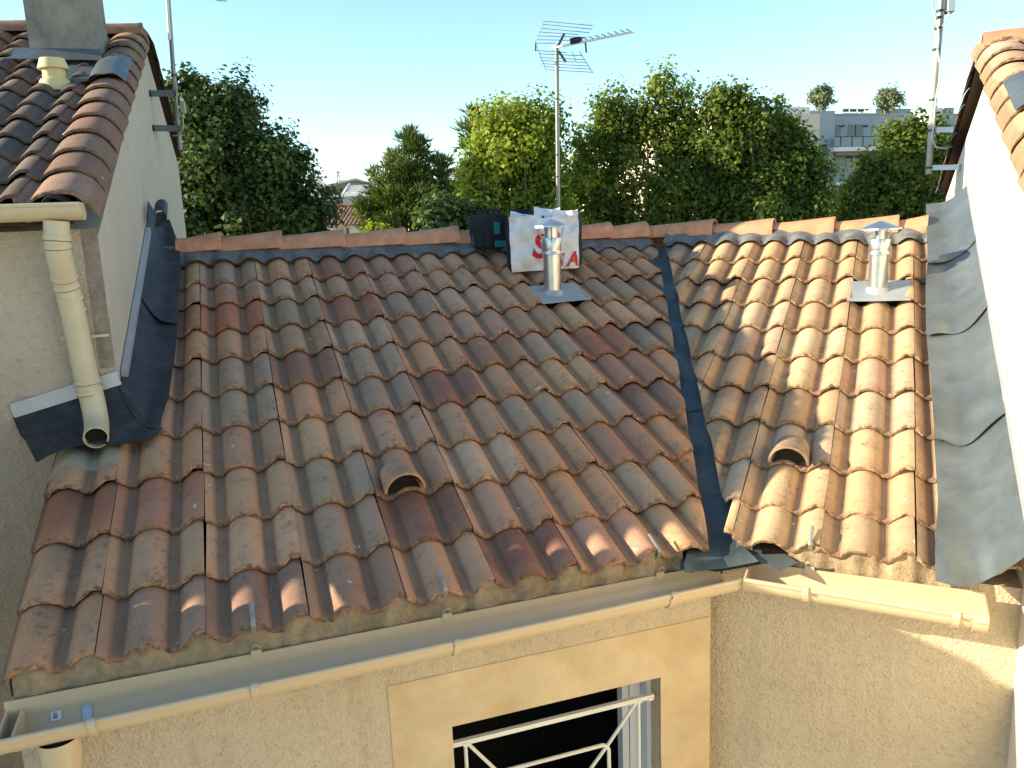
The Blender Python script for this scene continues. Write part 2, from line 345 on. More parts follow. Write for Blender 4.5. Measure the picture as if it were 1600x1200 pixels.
def put_tile(fr, a, t, parent, color, me=None, lift=0., cutters=()):
    me = me or random.choice(TILE); jit = random.uniform
    X = fr.pt(a+jit(-.002, .002), t+jit(-.007, .007), lift+jit(-.002, .002))
    R = fr.R @ Matrix.Rotation(jit(-.010, .010), 4, 'Z') @ Matrix.Rotation(jit(-.008, .008), 4, 'Y')
    for (co, no) in cutters:                            # world-space cutting planes
        Mi = (Matrix.Translation(Vector(X)) @ R).inverted()
        lc = Mi @ Vector(co); ln = Mi.to_3x3() @ Vector(no)
        d = [ln.dot(Vector(c)-lc) for c in me.bound_box_] if hasattr(me, 'bound_box_') else [ln.dot(v.co-lc) for v in me.vertices]
        if max(d) <= 0: continue
        if min(d) >= 0: return None
        me = cut(me, lc, ln)
        if me is None: return None
    ob = bpy.data.objects.new('roof_tile', me); COL.objects.link(ob); ob.parent = parent
    ob.matrix_local = Matrix.Translation(Vector(X)) @ R; ob.color = color
    return ob

# ------------------------------------------------------------------ ground
g = MB(); N_ = 24
G = [[A(-1500+3000*i/N_, -1500+3000*j/N_, -EYE) for i in range(N_+1)] for j in range(N_+1)]
ground = g.sheet(G).obj('ground', M['ground'], base=(0, 0, -EYE)); ground['kind'] = 'structure'

# ================================================================== MIDDLE HOUSE
house = empty('terraced_house', (0, 6, -EYE), 'cream rendered middle house with a bent sand coloured tile roof split by a grey valley', 'house')
ctr = A(1.0, 5.2, 0)
Vt = A(1.12, 7.20, 0); Vb = A(.905, 3.50, 0)
# ridge line: front foot of the ridge tiles
RL0, RL1, RR1 = A(-2.55, 6.08, -.115), A(1.24, 7.14, -.175), A(3.45, 6.02, -.215)
# roof decks (dark boarding under the tiles)
def deck(fr, pts, th=.06):
    mb = MB(); n = len(pts); top = [fr.pt(a, t, -.105) for a, t in pts]; bot = [p-A(0, 0, th) for p in top]
    mb.add(top+bot, [tuple(range(n)), tuple(range(2*n-1, n-1, -1))]+[(i, (i+1) % n, n+(i+1) % n, n+i) for i in range(n)])
    return mb.obj('roof_slope', M['under'], house)
vl = [LF.hit(1024, 378), LF.hit(1107, 857)]; vr = [RF.hit(1048, 388), RF.hit(1140, 775), RF.hit(1150, 835)]
deckL = deck(LF, [(-.3, 9.8*P), (-.3, 6.2*P), (.1, 5*P), (.0, -.5*P), (10.1*W, .1*P), (vl[0][0]+.0, vl[0][1]+.1), (vl[1][0]+.1, vl[1][1]), (6.6*W, 9.8*P)])
deckR = deck(RF, [(vr[1][0]-.3, 9.65*P), (vr[0][0]-.02, .5*P), (vr[0][0]+.3, .1*P), (5.2*W, .1*P), (4.95*W, 8.6*P), (4.5*W, 9.6*P)])
def vplane(p, q, keep):                                 # vertical cutting plane through two world points, normal away from `keep`
    d = q-p; no = A(d[1], -d[0], 0); no /= np.linalg.norm(no)
    if (keep-p)@no > 0: no = -no
    return (p, no)
cutL = [vplane(LF.pt(*LF.hit(1026, 378)), LF.pt(*LF.hit(1112, 862)), A(-2, 5, 0))]
cutR = [vplane(RF.pt(*RF.hit(1043, 388)), RF.pt(*RF.hit(1135, 782)), A(3, 5, 0))]
cutR10 = [vplane(RF.pt(*RF.hit(1127, 843)), RF.pt(*RF.hit(1127, 843))-RF.d, A(3, 5, 0))]
verge = [vplane(LF.pt(-.80*W, 6*P), LF.pt(-.80*W, 10*P), A(1, 5, 0))]
spec = {(2, 3): (.33, .125, .085), (1, 3): (.33, .17, .115), (2, 4): ORG, (4, 3): RED, (3, 5): (.19, .125, .10), (1, 8): (.27, .145, .105), (0, 8): (.29, .15, .10), (4, 9): (.15, .085, .075),
        (5, 6): (.19, .11, .09), (8, 5): RED, (5, 10): (.15, .085, .075), (6, 5): (.26, .15, .11), (7, 5): GRY, (4, 7): PNK, (6, 4): PNK, (3, 1): TAN[0], (2, 1): GRY, (5, 1): PNK,
        (4, 1): (.26, .15, .11), (8, 7): (.25, .16, .125), (7, 8): (.28, .18, .135), (5, 9): PNK, (2, 10): (.17, .13, .11), (4, 5): GRY, (6, 7): GRY, (7, 7): GRY, (1, 10): (.26, .19, .15), (3, 10): (.24, .165, .13),
        (9, 3): GRY, (9, 5): GRY, (3, 3): GRY, (4, 6): GRY, (6, 9): TAN[4], (8, 6): (.24, .15, .115), (9, 6): TAN[0], (3, 8): GRY}
for k in range(0, 12):
    for j in range(1, 11):
        if k == 0 and j < 7: continue
        if (k, j) == (8, 3): continue                   # the flue plate lies here
        col = tuple(min(.5, c*1.22) for c in A(*spec[(k, j)])*A(1.3, 1.0, .82)) if (k, j) in spec and spec[(k, j)] not in TAN+[RED, GRY, PNK, ORG] else spec.get((k, j)) or random.choices(TAN+[PNK, GRY], [3, 3, 3, 2, 3, 2, 1.6, 1.6])[0]
        put_tile(LF, (k-1)*W, TL[j-1]*P, deckL, tone(col), me=SM if (k, j) == (0, 7) else None, cutters=cutL if k > 5 else (verge if k == 0 else ()))
for k in range(-2, 6):
    for j in range(1, 11):
        if (k, j) == (4, 3): continue
        col = random.choices(TAN+[PNK], [3, 2, 3, 1, 3, 3, .8])[0]
        col = tuple(A(*col)*A(.95, 1.16, 1.2))
        put_tile(RF, (k-1)*W, TR[j-1]*P, deckR, tone(col), cutters=cutR if (k < 3 and j < 10) else (cutR10 if k < 4 else ()))
for fr_, rt, dk_, k in ((LF, TL, deckL, 8), (RF, TR, deckR, 4)):
    c0 = fr_.pt((k-.13)*W, rt[2]*P); put_tile(fr_, (k-1)*W, rt[2]*P, dk_, tone(TAN[2]), cutters=[vplane(c0, c0-fr_.d, c0+fr_.r)])
# half-round ventilation tiles
def vent_tile(fr, px, py, col):
    a, t = fr.hit(px, py, .07); rows = []
    for q in range(6):
        y = q/5; R1 = .100-.016*y; rows.append([fr.pt(a+R1*cos(pi*k/12), t-.22*y, -.040+(.05-.055*y)+R1*(1.12-.2*y)*sin(pi*k/12)) for k in range(13)])
    mb = MB().sheet(rows, -.012); parent = deckL if fr is LF else deckR
    c0 = [fr.pt(a+.085*cos(pi*k/12), t-.045, -.03+.088*sin(pi*k/12)) for k in range(13)]
    MB().add(c0, [tuple(range(13))]).obj('vent_hole', M['dark'], parent)
    o = mb.obj('vent_tile', M['hood'] if fr is LF else M['hood_grey'], parent, smooth=True, ang=45); o.color = col
    return o
vent_tile(LF, 634, 752, (.55, .31, .165, 1)); vent_tile(RF, 1231, 710, (.40, .24, .15, 1))

# ridge tiles and the lead strip below them
def ridge_tile(p, q, parent, m, r0=.098, r1=.126, name='ridge_tile', lift=.0):
    d = q-p; L = np.linalg.norm(d); d /= L; y = np.cross(A(0, 0, 1), d); y /= np.linalg.norm(y); z = np.cross(d, y); rows = []
    for x, R, o in ((0, r0, 0), (.3*L, r0+.2*(r1-r0), .003), (.9*L, r1-.002, .012), (.985*L, r1+.002, .014), (L, r1, .013)):
        rows.append([p+d*x+y*(r0*1.0)+(-y*R*cos(pi*k/14))+z*(R*1.02*sin(pi*k/14)+o+lift) for k in range(15)])
    return MB().sheet(rows, -.014).obj(name, m, parent, smooth=True, ang=45)
def ridge_end(c, ax, R, parent):
    y = np.cross(A(0, 0, 1), ax); y /= np.linalg.norm(y)
    pts = [c+y*R*cos(pi*k/12)+A(0, 0, R*sin(pi*k/12)) for k in range(13)]; d = ax*.02
    MB().add([p-d for p in pts]+[p+d for p in pts], [tuple(range(13)), tuple(range(25, 12, -1))]+[(i, (i+1) % 13, 13+(i+1) % 13, 13+i) for i in range(13)]).obj('ridge_end', M['mortar'], parent)
def edge_at(p, q, x):                                   # parameter along p-q for a photo column
    best = min(range(401), key=lambda i: abs((lambda X: 800+F*(X@CR)/(X@CF)-x)(p+(q-p)*i/400))); return p+(q-p)*best/400
Ls = [281, 347, 443, 541, 637, 720, 800, 880, 958, 1017]
for x0, x1 in zip(Ls[:-1], Ls[1:]):
    p, q = edge_at(RL0, RL1, x0), edge_at(RL0, RL1, x1); d = (q-p)/np.linalg.norm(q-p)
    ridge_tile(p-d*.03, q+A(0, 0, random.uniform(-.004, .004)), house, M['ridge'])
Rs = [1013, 1113, 1207, 1303, 1403, 1449]
for x0, x1 in zip(Rs[:-1], Rs[1:]):
    p, q = edge_at(RL1, RR1, x0), edge_at(RL1, RR1, x1); d = (q-p)/np.linalg.norm(q-p)
    ridge_tile(p-d*.03, q+A(0, 0, random.uniform(-.004, .004)), house, M['ridge'])
def ridge_strip(fr, p, q, a0, a1):
    rows = [[], [], [], []]
    n = int((a1-a0)/.011)
    for i in range(n+1):
        a = a0+(a1-a0)*i/n; pa = ((p-fr.O)@fr.r, (p-fr.O)@fr.d); qa = ((q-fr.O)@fr.r, (q-fr.O)@fr.d)
        t = pa[1]+(qa[1]-pa[1])*(a-pa[0])/(qa[0]-pa[0])
        h = prof(a % W)-HB; wob = .008*sin(a*23)+.006*sin(a*57+1)
        rows[0].append(fr.pt(a, t-.06, .035)); rows[1].append(fr.pt(a, t+.005, .012+h*.25))
        rows[2].append(fr.pt(a, t+.06, .006+h*.85)); rows[3].append(fr.pt(a, t+.118+wob+.25*h, .0+h))
    MB().sheet(rows, .003).obj('ridge_flashing', M['ridge_lead'], house, smooth=True)
ridge_strip(LF, RL0, RL1, .35*W, 10.55*W); ridge_strip(RF, RL1, RR1, -.95*W, 4.5*W)
# rear roof slope, closes the house behind the ridge
def slab(name, pts, m, parent, th=.08):
    n = len(pts); b = [A(*p)-A(0, 0, th) for p in pts]
    return MB().add(list(pts)+b, [tuple(range(n)), tuple(range(2*n-1, n-1, -1))]+[(i, (i+1) % n, n+(i+1) % n, n+i) for i in range(n)]).obj(name, m, parent)
up = A(0, 0, .02)
bkL = -LF.h*3.4-A(0, 0, 1.2); bkR = -RF.h*3.4-A(0, 0, 1.2); bi = A(1.24, 7.14, -.175)+A(.1, 3.5, -1.2)
slab('rear_slope', [RL0-LF.h*.16+up, RL1+A(0, .16, 0)+up, bi, RL0+bkL], M['terracotta'], house)
slab('rear_slope', [RL1+A(0, .16, 0)+up, RR1-RF.h*.16+up, RR1+bkR, bi], M['terracotta'], house)

# walls, with an opening for the window
WALL_D = -.03
jl = FL.hit(1110, 1000, WALL_D)[0]
wx0, _ = FL.hit(708, 1165, WALL_D); wx1, _ = FL.hit(1032, 1130, WALL_D)
wz1 = .5*(FL.hit(708, 1130, WALL_D)[1]+FL.hit(1030, 1062, WALL_D)[1]); wz0 = wz1-1.35
aL0 = (LF.pt(-.74*W, 9*P)-FL.P)@FL.r
ztop = zE-.132
mb = MB()
for a0, a1, z0, z1 in ((aL0, wx0, -EYE, ztop), (wx1, jl, -EYE, ztop), (wx0, wx1, -EYE, wz0), (wx0, wx1, wz1, ztop)):
    FL.box(mb, a0, a1, z0, z1, WALL_D-.3, WALL_D)
mb.obj('wall', M['stucco'], house)
WALL_R = -.11
jr = FRt.hit(1110, 1000, WALL_R)[0]; ar1 = (CRt-FRt.P)@FRt.r+.3
FRt.box(MB(), jr-.02, ar1, -EYE, ztop+.02, WALL_R-.3, WALL_R).obj('wall', M['stucco'], house)
# smooth ochre band round the window
bx0 = FL.hit(609, 1120, WALL_D)[0]; bx1 = jl-.004; bz1 = .5*(FL.hit(607, 1066, WALL_D)[1]+FL.hit(1108, 968, WALL_D)[1])
mb = MB()
for a0, a1, z0, z1 in ((bx0, wx0, wz0-.3, bz1), (wx1, bx1, wz0-.3, bz1), (wx0, wx1, wz1, bz1), (wx0, wx1, wz0-.3, wz0)):
    FL.box(mb, a0, a1, z0, z1, WALL_D-.01, WALL_D+.004)
mb.obj('window_surround', M['ochre'], house)
# window: dark room behind, frame, panes
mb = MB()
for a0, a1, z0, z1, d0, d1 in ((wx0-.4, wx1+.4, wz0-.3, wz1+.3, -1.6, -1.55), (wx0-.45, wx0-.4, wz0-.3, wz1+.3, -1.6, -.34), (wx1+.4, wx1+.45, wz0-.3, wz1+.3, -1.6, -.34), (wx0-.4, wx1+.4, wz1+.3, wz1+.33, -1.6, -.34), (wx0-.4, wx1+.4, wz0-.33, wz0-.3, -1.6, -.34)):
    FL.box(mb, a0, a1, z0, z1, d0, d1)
win = MB(); fd0, fd1 = -.24, -.185
for a0, a1, z0, z1 in ((wx1-.085, wx1-.025, wz0, wz1), (wx0+.06, wx1-.085, wz0, wz0+.05), (wx1-.125, wx1-.09, wz0+.05, wz1-.03)):
    FL.box(win, a0, a1, z0, z1, fd0, fd1)
wino = win.obj('window', M['frame'], house)
FL.box(MB(), wx1-.024, wx1-.001, wz0, wz1, -.26, -.12).obj('shutter_track', M['frame'], wino)
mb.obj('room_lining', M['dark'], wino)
# guard rail in the opening
rd = -.05
def rp(px, py): a, z = FL.hit(px, py, rd); return FL.pt(a, z, rd)
slope_z = lambda a, z: FL.pt(a, z, rd)
ra0, rz = FL.hit(704, 1158, rd); ra1, rz2 = FL.hit(1024, 1091, rd); rz = (rz+rz2)/2
rail = MB().bar(slope_z(ra0, rz), slope_z(ra1-.012, rz), .022, .022)
railo = rail.obj('guard_rail', M['rail'], house)
pa = FL.hit(727, 1160, rd)[0]; pb = FL.hit(998, 1110, rd)[0]
ia0 = FL.hit(778, 1190, rd)[0]; ia1 = FL.hit(951, 1163, rd)[0]; iz = FL.hit(935, 1166, rd)[1]
bl = [((pa, rz-.012), (pa, wz0+.05)), ((pb, rz-.012), (pb, wz0+.05)), ((pa+.01, rz-.012), (ia0, iz)), ((pb-.01, rz-.012), (ia1, iz)), ((ia1, iz), (ia0+.1, iz-.5)), ((ia0, iz), (ia1-.1, iz-.5)), ((pa, wz0+.12), (pb, wz0+.12))]
for p, q in bl:
    MB().tube([slope_z(*p), slope_z(*q)], .0085, 8).obj('rail_bar', M['rail'], railo, smooth=True)
c_ = .03
MB().tube([slope_z(ia0, iz-.5), slope_z(ia0, iz-c_), slope_z(ia0+c_*.3, iz-c_*.3), slope_z(ia0+c_, iz), slope_z(ia1-c_, iz), slope_z(ia1-c_*.3, iz-c_*.3), slope_z(ia1, iz-c_), slope_z(ia1, iz-.5)], .0095, 8).obj('inner_frame', M['rail'], railo, smooth=True)
for a in (pa, pb, ra1-.03): MB().box(slope_z(a, rz-.008), FL.r*.012, FL.n*.014, A(0, 0, .008)).obj('bracket', M['rail'], railo)

# mortar bedding under the eaves tiles
def bedding(fr, a0, a1, t, pl, skip=()):
    top = []; bot = []; n = int((a1-a0)/.012); ch = []
    for i in range(n+1):
        a = a0+(a1-a0)*i/n
        if any(s0 < a < s1 for s0, s1 in skip): 
            if ch: top.append(ch); ch = []
            continue
        X = fr.pt(a, t-.022+.006*sin(a*31)+.004*sin(a*83), prof(a % W)-HB-.017); ch.append(X)
    if ch: top.append(ch)
    mb = MB()
    for c in top:
        rows = [[p-fr.h*.16 for p in c], list(c), [A(p[0]+fr.h[0]*.008, p[1]+fr.h[1]*.008, p[2]*.45+.55*(zE-.145)) for p in c], [A(p[0]+fr.h[0]*.014, p[1]+fr.h[1]*.014, zE-.145) for p in c]]
        mb.sheet(rows, 0)
    return mb.obj('mortar_bed', M['mortar'], house, smooth=True)
bedding(LF, -.72*W, 6.35*W, TL[9]*P, FL); bedding(RF, 2.05*W, 4.35*W, TR[9]*P, FRt, skip=((2.25*W, 2.62*W),))
# gutters: half round, rolled front lip, sleeves, hooks
GD = .82
def gutter(pl, a0, a1, zb, zf0, zf1, name='gutter', w=.165, m=None, parent=None, off=.0):
    rows = []; lip = []; out = []
    for a, zf in ((a0, zf0), (a1, zf1)):
        r = w/2; row = [pl.pt(a, zb, off)]
        zc = zf
        for k in range(13):
            th = pi*k/12; row.append(pl.pt(a, zc-r*GD*sin(th), off+r-r*cos(th)))
        rows.append(row); lip.append(pl.pt(a, zf+.010, off+w+.004))
    g_ = MB().sheet(rows, .0035); g_.tube(lip, .0105, 10)
    return g_.obj(name, m, parent, smooth=True, ang=50)
gz = (-1.665, -1.625)
ga0 = aL0-.02; ga1 = FL.hit(1157, 905, .165)[0]
gutL = gutter(FL, ga0, ga1, -1.60, gz[0], gz[1], m=M['gutter'], parent=house)
gb0 = FRt.hit(1163, 905, .165)[0]; gb1 = FRt.hit(1545, 968, .165)[0]
gutR = gutter(FRt, gb0, gb1, -1.585, -1.612, -1.635, m=M['gutter'], parent=house)
def gz_at(pl, a): return gz[0]+(gz[1]-gz[0])*(a-ga0)/(ga1-ga0) if pl is FL else -1.612+(-.023)*(a-gb0)/(gb1-gb0)
def sleeve(pl, a, parent, wd=.028, w=.165, name='gutter_clip'):
    zf = gz_at(pl, a); r = w/2+.009; rows = []
    for da in (-wd/2, wd/2):
        row = [pl.pt(a+da, zf-.0, -.0)]
        row = [pl.pt(a+da, zf-r*(GD+.03)*sin(pi*k/12), w/2-r*cos(pi*k/12)) for k in range(13)]
        row += [pl.pt(a+da, zf+.026*sin(pi*k/6), w+.005-.019*cos(pi*k/6)) for k in range(0, 7)][::-1]
        rows.append(row)
    return MB().sheet(rows, -.004).obj(name, M['gutter'], parent, smooth=True, ang=50)
for px, py in ((146, 1146), (400, 1090), (715, 1020), (1052, 940)): sleeve(FL, FL.hit(px, py, .165)[0], gutL)
for px, py in ((1258, 930), (1493, 972)): sleeve(FRt, FRt.hit(px, py, .165)[0], gutR)
def endcap(pl, a, parent, w=.165):
    zf = gz_at(pl, a); r = w/2+.004; pts = [pl.pt(a, zf+.03, -.002)]+[pl.pt(a, zf-r*(GD+.02)*sin(pi*k/12), w/2-r*cos(pi*k/12)) for k in range(13)]+[pl.pt(a, zf+.014, w+.012)]
    d = pl.r*.004; n = len(pts)
    MB().add([p-d for p in pts]+[p+d for p in pts], [tuple(range(n)), tuple(range(2*n-1, n-1, -1))]+[(i, (i+1) % n, n+(i+1) % n, n+i) for i in range(n)]).obj('end_cap', M['gutter'], parent)
endcap(FRt, gb1, gutR); endcap(FRt, gb0, gutR); endcap(FL, ga0+.005, gutL); endcap(FL, ga0+.055, gutL)
a_ = gb1-.055; rows = []
sleeve(FRt, gb1-.028, gutR, wd=.055, name='gutter_stop')
# gutter outlet, downpipe, barcode sticker
oa = FL.hit(92, 1150, .08)[0]; zo = gz_at(FL, oa)-.065
MB().lathe(FL.pt(oa, zo, .0825), [(.048, .006), (.045, -.06)], 20).obj('outlet_hole', M['dark'], gutL, smooth=True)
MB().lathe(FL.pt(oa, zo+.0045, .0825), [(.0, .0), (.047, .0)], 20).obj('outlet_mouth', M['dark'], gutL)
MB().lathe(FL.pt(oa, zo-.012, .0825), [(.07, .012), (.066, -.08), (.058, -.11), (.055, -.13), (.052, -.14), (.052, -5.0)], 22).obj('downpipe', M['gutter'], house, smooth=True)
MB().lathe(FL.pt(oa, zo-.1, .0825), [(.058, .01), (.061, .008), (.061, -.006), (.056, -.008)], 22).obj('pipe_collar', M['gutter'], gutL, smooth=True)
r_ = .0825; th = rad(38); sa, sz = FL.hit(85, 1103, .012)
def gpt(a, th, e=.0005): zf = gz_at(FL, a); return FL.pt(a, zf-(r_-.004-e)*GD*sin(th), r_-(r_-.004-e)*cos(th))
MB().sheet([[gpt(sa-.017, t_) for t_ in np.linspace(.12, .6, 5)], [gpt(sa+.017, t_) for t_ in np.linspace(.12, .6, 5)]]).obj('sticker', M['label'], gutL)
mbb = MB(); tt = .19
while tt < .5:
    dt = random.choice((.008, .012, .02)); mbb.sheet([[gpt(sa-.010, tt, .001), gpt(sa-.010, tt+dt, .001)], [gpt(sa+.004, tt, .001), gpt(sa+.004, tt+dt, .001)]]); tt += dt+random.choice((.01, .014))
mbb.obj('barcode', M['dark'], gutL)
MB().sheet([[gpt(a, t_, .0008) for t_ in np.linspace(.03, 1.5, 8)] for a in (FL.hit(133, 1110, .03)[0]-.012, FL.hit(133, 1110, .03)[0]+.018)]).obj('joint_seal', M['alu'], gutL, smooth=True)
# metal hooks over the eaves tiles
def eave_hook(fr, pl, px, py):
    a, t = fr.hit(px, py, .004); te = (TL if fr is LF else TR)[9]*P; hh = prof(a % W)-HB
    rows = [[fr.pt(a+s*.0085, tq, hh+oq+.004*(abs(s) < .9)) for s in (-1, -.4, .4, 1)] for tq, oq in ((te-.105, .012), (te-.05, .011), (te-.01, .007), (te+.004, -.004), (te+.006, -.02), (te+.004, -.045))]
    MB().sheet(rows, -.003).obj('eave_hook', M['hook'], house, smooth=True)
    zr = -1.585 if pl is FL else -1.57; aa = (fr.pt(a, te)-pl.P)@pl.r
    MB().tube([pl.pt(aa+.014*cos(x), zr+.012+.017*sin(x), .012+.01*sin(x)) for x in np.linspace(-.4, pi+.4, 9)], .004, 6).obj('hook_ring', M['mast_pale'], house, smooth=True)
    pl.box(MB(), aa-.02, aa+.02, zr-.035, zr-.0, -.002, .006).obj('hook_strap', M['gutter'], house)
for px, py in ((395, 968), (693, 912), (1030, 858)): eave_hook(LF, FL, px, py)
eave_hook(RF, FRt, 1267, 842)

# valley flashing
def vstrip(y0, y1, lift, zl=0., tail=0.):
    rows = []
    for u in np.linspace(0, 1, 9):
        y = y0+(y1-y0)*u
        l = A(*LF.hit(1022+(1107-1022)*(y-378)/(862-378)-9, y)); r_px = 1046+(1141-1046)*(y-388)/(782-388)+10
        r = A(*RF.hit(r_px, y)); Lp = LF.pt(l[0]-.07, l[1], -.082+lift); Rp = RF.pt(r[0]+.07, r[1], -.082+lift)
        m_ = (LF.pt(l[0], l[1])+RF.pt(r[0], r[1]))/2
        # bottom of the valley where both slopes meet
        nl, nr = LF.n, RF.n; Mx = np.array([nl, nr, A(0, 1, 0)]); c = np.linalg.solve(Mx, [nl@(LF.O-nl*(.095-lift)), nr@(RF.O-nr*(.095-lift)), m_[1]])
        rows.append([Lp, Lp*.66+c*.34, Lp*.3+c*.7, c+A(0, 0, .004), c*.7+Rp*.3, c*.34+Rp*.66, Rp])
    return MB().sheet(rows, .002)
vstrip(368, 616, .004).obj('valley_flashing', M['valley'], house, smooth=True, ang=60)
vstrip(600, 856, -.002).obj('valley_flashing', M['valley'], house, smooth=True, ang=60)
# valley tail: lies over the two gutters with a folded end
def onz(px, py, z): d = ray(px, py); return d*(z/d[2])
pL = onz(1068, 884, -1.53); pC = onz(1130, 872, -1.555); pR = onz(1180, 872, -1.53)
top = [LF.pt(*LF.hit(1085, 815), -.09), LF.pt(*LF.hit(1126, 812), -.11), RF.pt(*RF.hit(1150, 822), -.09)]
tr = [top, [(top[0]+pL)/2+A(0, 0, -.008), (top[1]+pC)/2+A(0, 0, -.012), (top[2]+pR)/2], [pL, pC, pR], [pL+A(-.0, -.03, -.02), pC+A(0, -.045, -.03), pR+A(.01, -.02, -.01)]]
MB().sheet(tr, .003).obj('valley_flashing', M['valley'], house, smooth=True, ang=60)
q = [onz(1062, 888, -1.548), onz(1082, 895, -1.56), onz(1084, 880, -1.55), onz(1064, 873, -1.54)]
MB().sheet([[q[0], q[1]], [q[3], q[2]]], .003).obj('folded_tab', M['valley'], house)
q = [onz(1166, 868, -1.545), onz(1225, 866, -1.54), onz(1246, 880, -1.548), onz(1217, 893, -1.565)]
MB().sheet([[q[0], q[1]], [(q[0]+q[3])/2, q[2]*.5+q[1]*.5], [q[3], q[2]]], .003).obj('folded_tab', M['lead'], house)

# ================================================================== LEFT HOUSE
lh = empty('terraced_house', tuple(LHf.pt(-3, -EYE)), 'taller house on the left with old brown tiles, square grey chimney and shaded gable', 'house')
RSL = rad(22.1); LO = LHf.pt(-.105, .215, .2); LR = Fr(LO, PSL, RSL); s_r = 3.95; zr_l = .21+s_r*math.tan(RSL)
ridge_back = s_r-.2; rear_s, rear_z = 6.1, zr_l-(6.1-ridge_back)*math.tan(rad(19))
def gable_house(parent, pl_front_pt, depth_dir, side_dir, width, d_ridge, d_rear, z_front, z_ridge, z_rear, m):
    pass
def pentagon(base, back, along, width, zf, zr, zb, dr, db):   # gable prism: profile (0,zf) (dr,zr) (db,zb), extruded along `along`
    prof_ = [(0, -EYE), (0, zf), (dr, zr), (db, zb), (db, -EYE)]
    v = [base+back*d+A(0, 0, z)+along*w for w in (0, width) for d, z in prof_]; n = 5
    return MB().add(v, [tuple(range(n)), tuple(range(2*n-1, n-1, -1))]+[(i, (i+1) % n, n+(i+1) % n, n+i) for i in range(n)])
rL_ = LHf.r; bk = -LHf.n
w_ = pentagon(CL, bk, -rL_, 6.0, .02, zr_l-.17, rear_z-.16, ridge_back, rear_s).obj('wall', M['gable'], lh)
LHf.box(MB(), -6, -.075, -EYE, .055, -.02, .006).obj('front_render', M['stucco_left'], lh)
# bare strip of render at the corner
st = [(-.075, .06), (-.0015, .06)]; rows = []
for i in range(26):
    z = .055-(i/25)*.70; e = .012*sin(i*1.7)+.008*random.uniform(-1, 1)
    rows.append([LHf.pt(-.074, z, .004), LHf.pt(-.045, z, .007), LHf.pt(-.002, z, .006)])
MB().sheet(rows, .004).obj('bare_render_strip', M['bare'], lh)
LHf.box(MB(), -.0745, -.0, -EYE, -.65, -.02, .004).obj('front_render', M['stucco_left'], lh)
# roof boarding
dk = MB(); tt_ = s_r/cos(RSL)
p4 = [LR.pt(.03, -.02+.0, -.10), LR.pt(-6, -.02, -.10), LR.pt(-6, -tt_-.08, -.10), LR.pt(.03, -tt_-.08, -.10)]
lslope = slab('roof_slope', p4, M['under'], lh, .05)
rr0 = LHf.pt(.0, zr_l-.11, -(ridge_back)); 
slab('rear_slope', [LHf.pt(-.03, zr_l-.14, -ridge_back), LHf.pt(-6, zr_l-.14, -ridge_back), LHf.pt(-6, rear_z-.14, -rear_s-.15), LHf.pt(-.03, rear_z-.14, -rear_s-.15)], M['ridge_old'], lh, .05)
OLD = [(.125, .095, .08), (.145, .105, .082), (.11, .088, .075), (.17, .12, .09), (.135, .088, .068), (.20, .15, .11)]
rakecol = [(.29, .175, .115), (.26, .145, .10), (.33, .20, .13), (.27, .135, .095)]
seam0 = -.19                                              # lateral position of the first side lap left of the rake tiles
nrow = int(tt_/.35)
for k in range(6):
    for j in range(nrow+1):
        put_tile(LR, seam0-W*(k+1), -.0-j*.352, lslope, tone(random.choice(OLD), .15), me=random.choice(OLDT))
RX = [-.205, -.19, -.165, -.15, -.146, -.138, -.125, -.10, -.07, -.035, 0, .03, .055, .08, .1, .115, .126, .133, .1375]
def rake_prof(x):                                        # large barrel, folded down over the gable
    if x < 0: return HB+.02-.002 if False else max(.012, (HB+.02)*(1-(abs(x)/.15)**2.4)**.7 if abs(x) < .15 else .012) if x > -.185 else .03
    return (HB+.02)-.15*(1-(1-(x/.14)**2)**.6)
RAKE = [tile_mesh(50+k, wid=9, pf=rake_prof, xs=RX, ln=.40) for k in range(3)]
RAKEO = [tile_mesh(66+k, wid=9, pf=lambda x: rake_prof(-x), xs=[-x for x in RX[::-1]], ln=.40) for k in range(2)]
for t in RAKEO: t.materials.append(M['tile_old'])
RAKEM = [tile_mesh(60+k, wid=9, pf=lambda x: rake_prof(-x), xs=[-x for x in RX[::-1]], ln=.40) for k in range(3)]
for t in RAKE: t.materials.append(M['tile_old'])
for t in RAKEM: t.materials.append(M['tile'])
for j in range(nrow+1):
    put_tile(LR, 0, -j*.352, lslope, tone(random.choice(rakecol), .12), me=random.choice(RAKE))
# rear rake tiles seen along the far side of the gable
LRr = Fr(LHf.pt(-.07, rear_z+.03, -rear_s-.2), PSL+pi, rad(19)); 
rslope = slab('rear_boarding', [LRr.pt(-.10, -.05, -.10), LRr.pt(.2, -.05, -.10), LRr.pt(.2, -2.5, -.10), LRr.pt(-.10, -2.5, -.10)], M['under'], lh, .03)
for j in range(7): put_tile(LRr, 0, -j*.352, rslope, tone(random.choice(OLD), .1), me=random.choice(RAKEO))
# ridge of the left house
zc_ = zr_l-.065; yq = -ridge_back
x0 = -.0
while x0 > -5.5:
    p, q = LHf.pt(x0-.42, zc_, yq+.11), LHf.pt(x0, zc_, yq+.11)
    ridge_tile(p-LHf.r*.03, q, lh, M['ridge_old'], .098, .105); x0 -= .42
ridge_end(LHf.pt(-.028, zc_+.012, yq+.012), LHf.r, .102, lh)
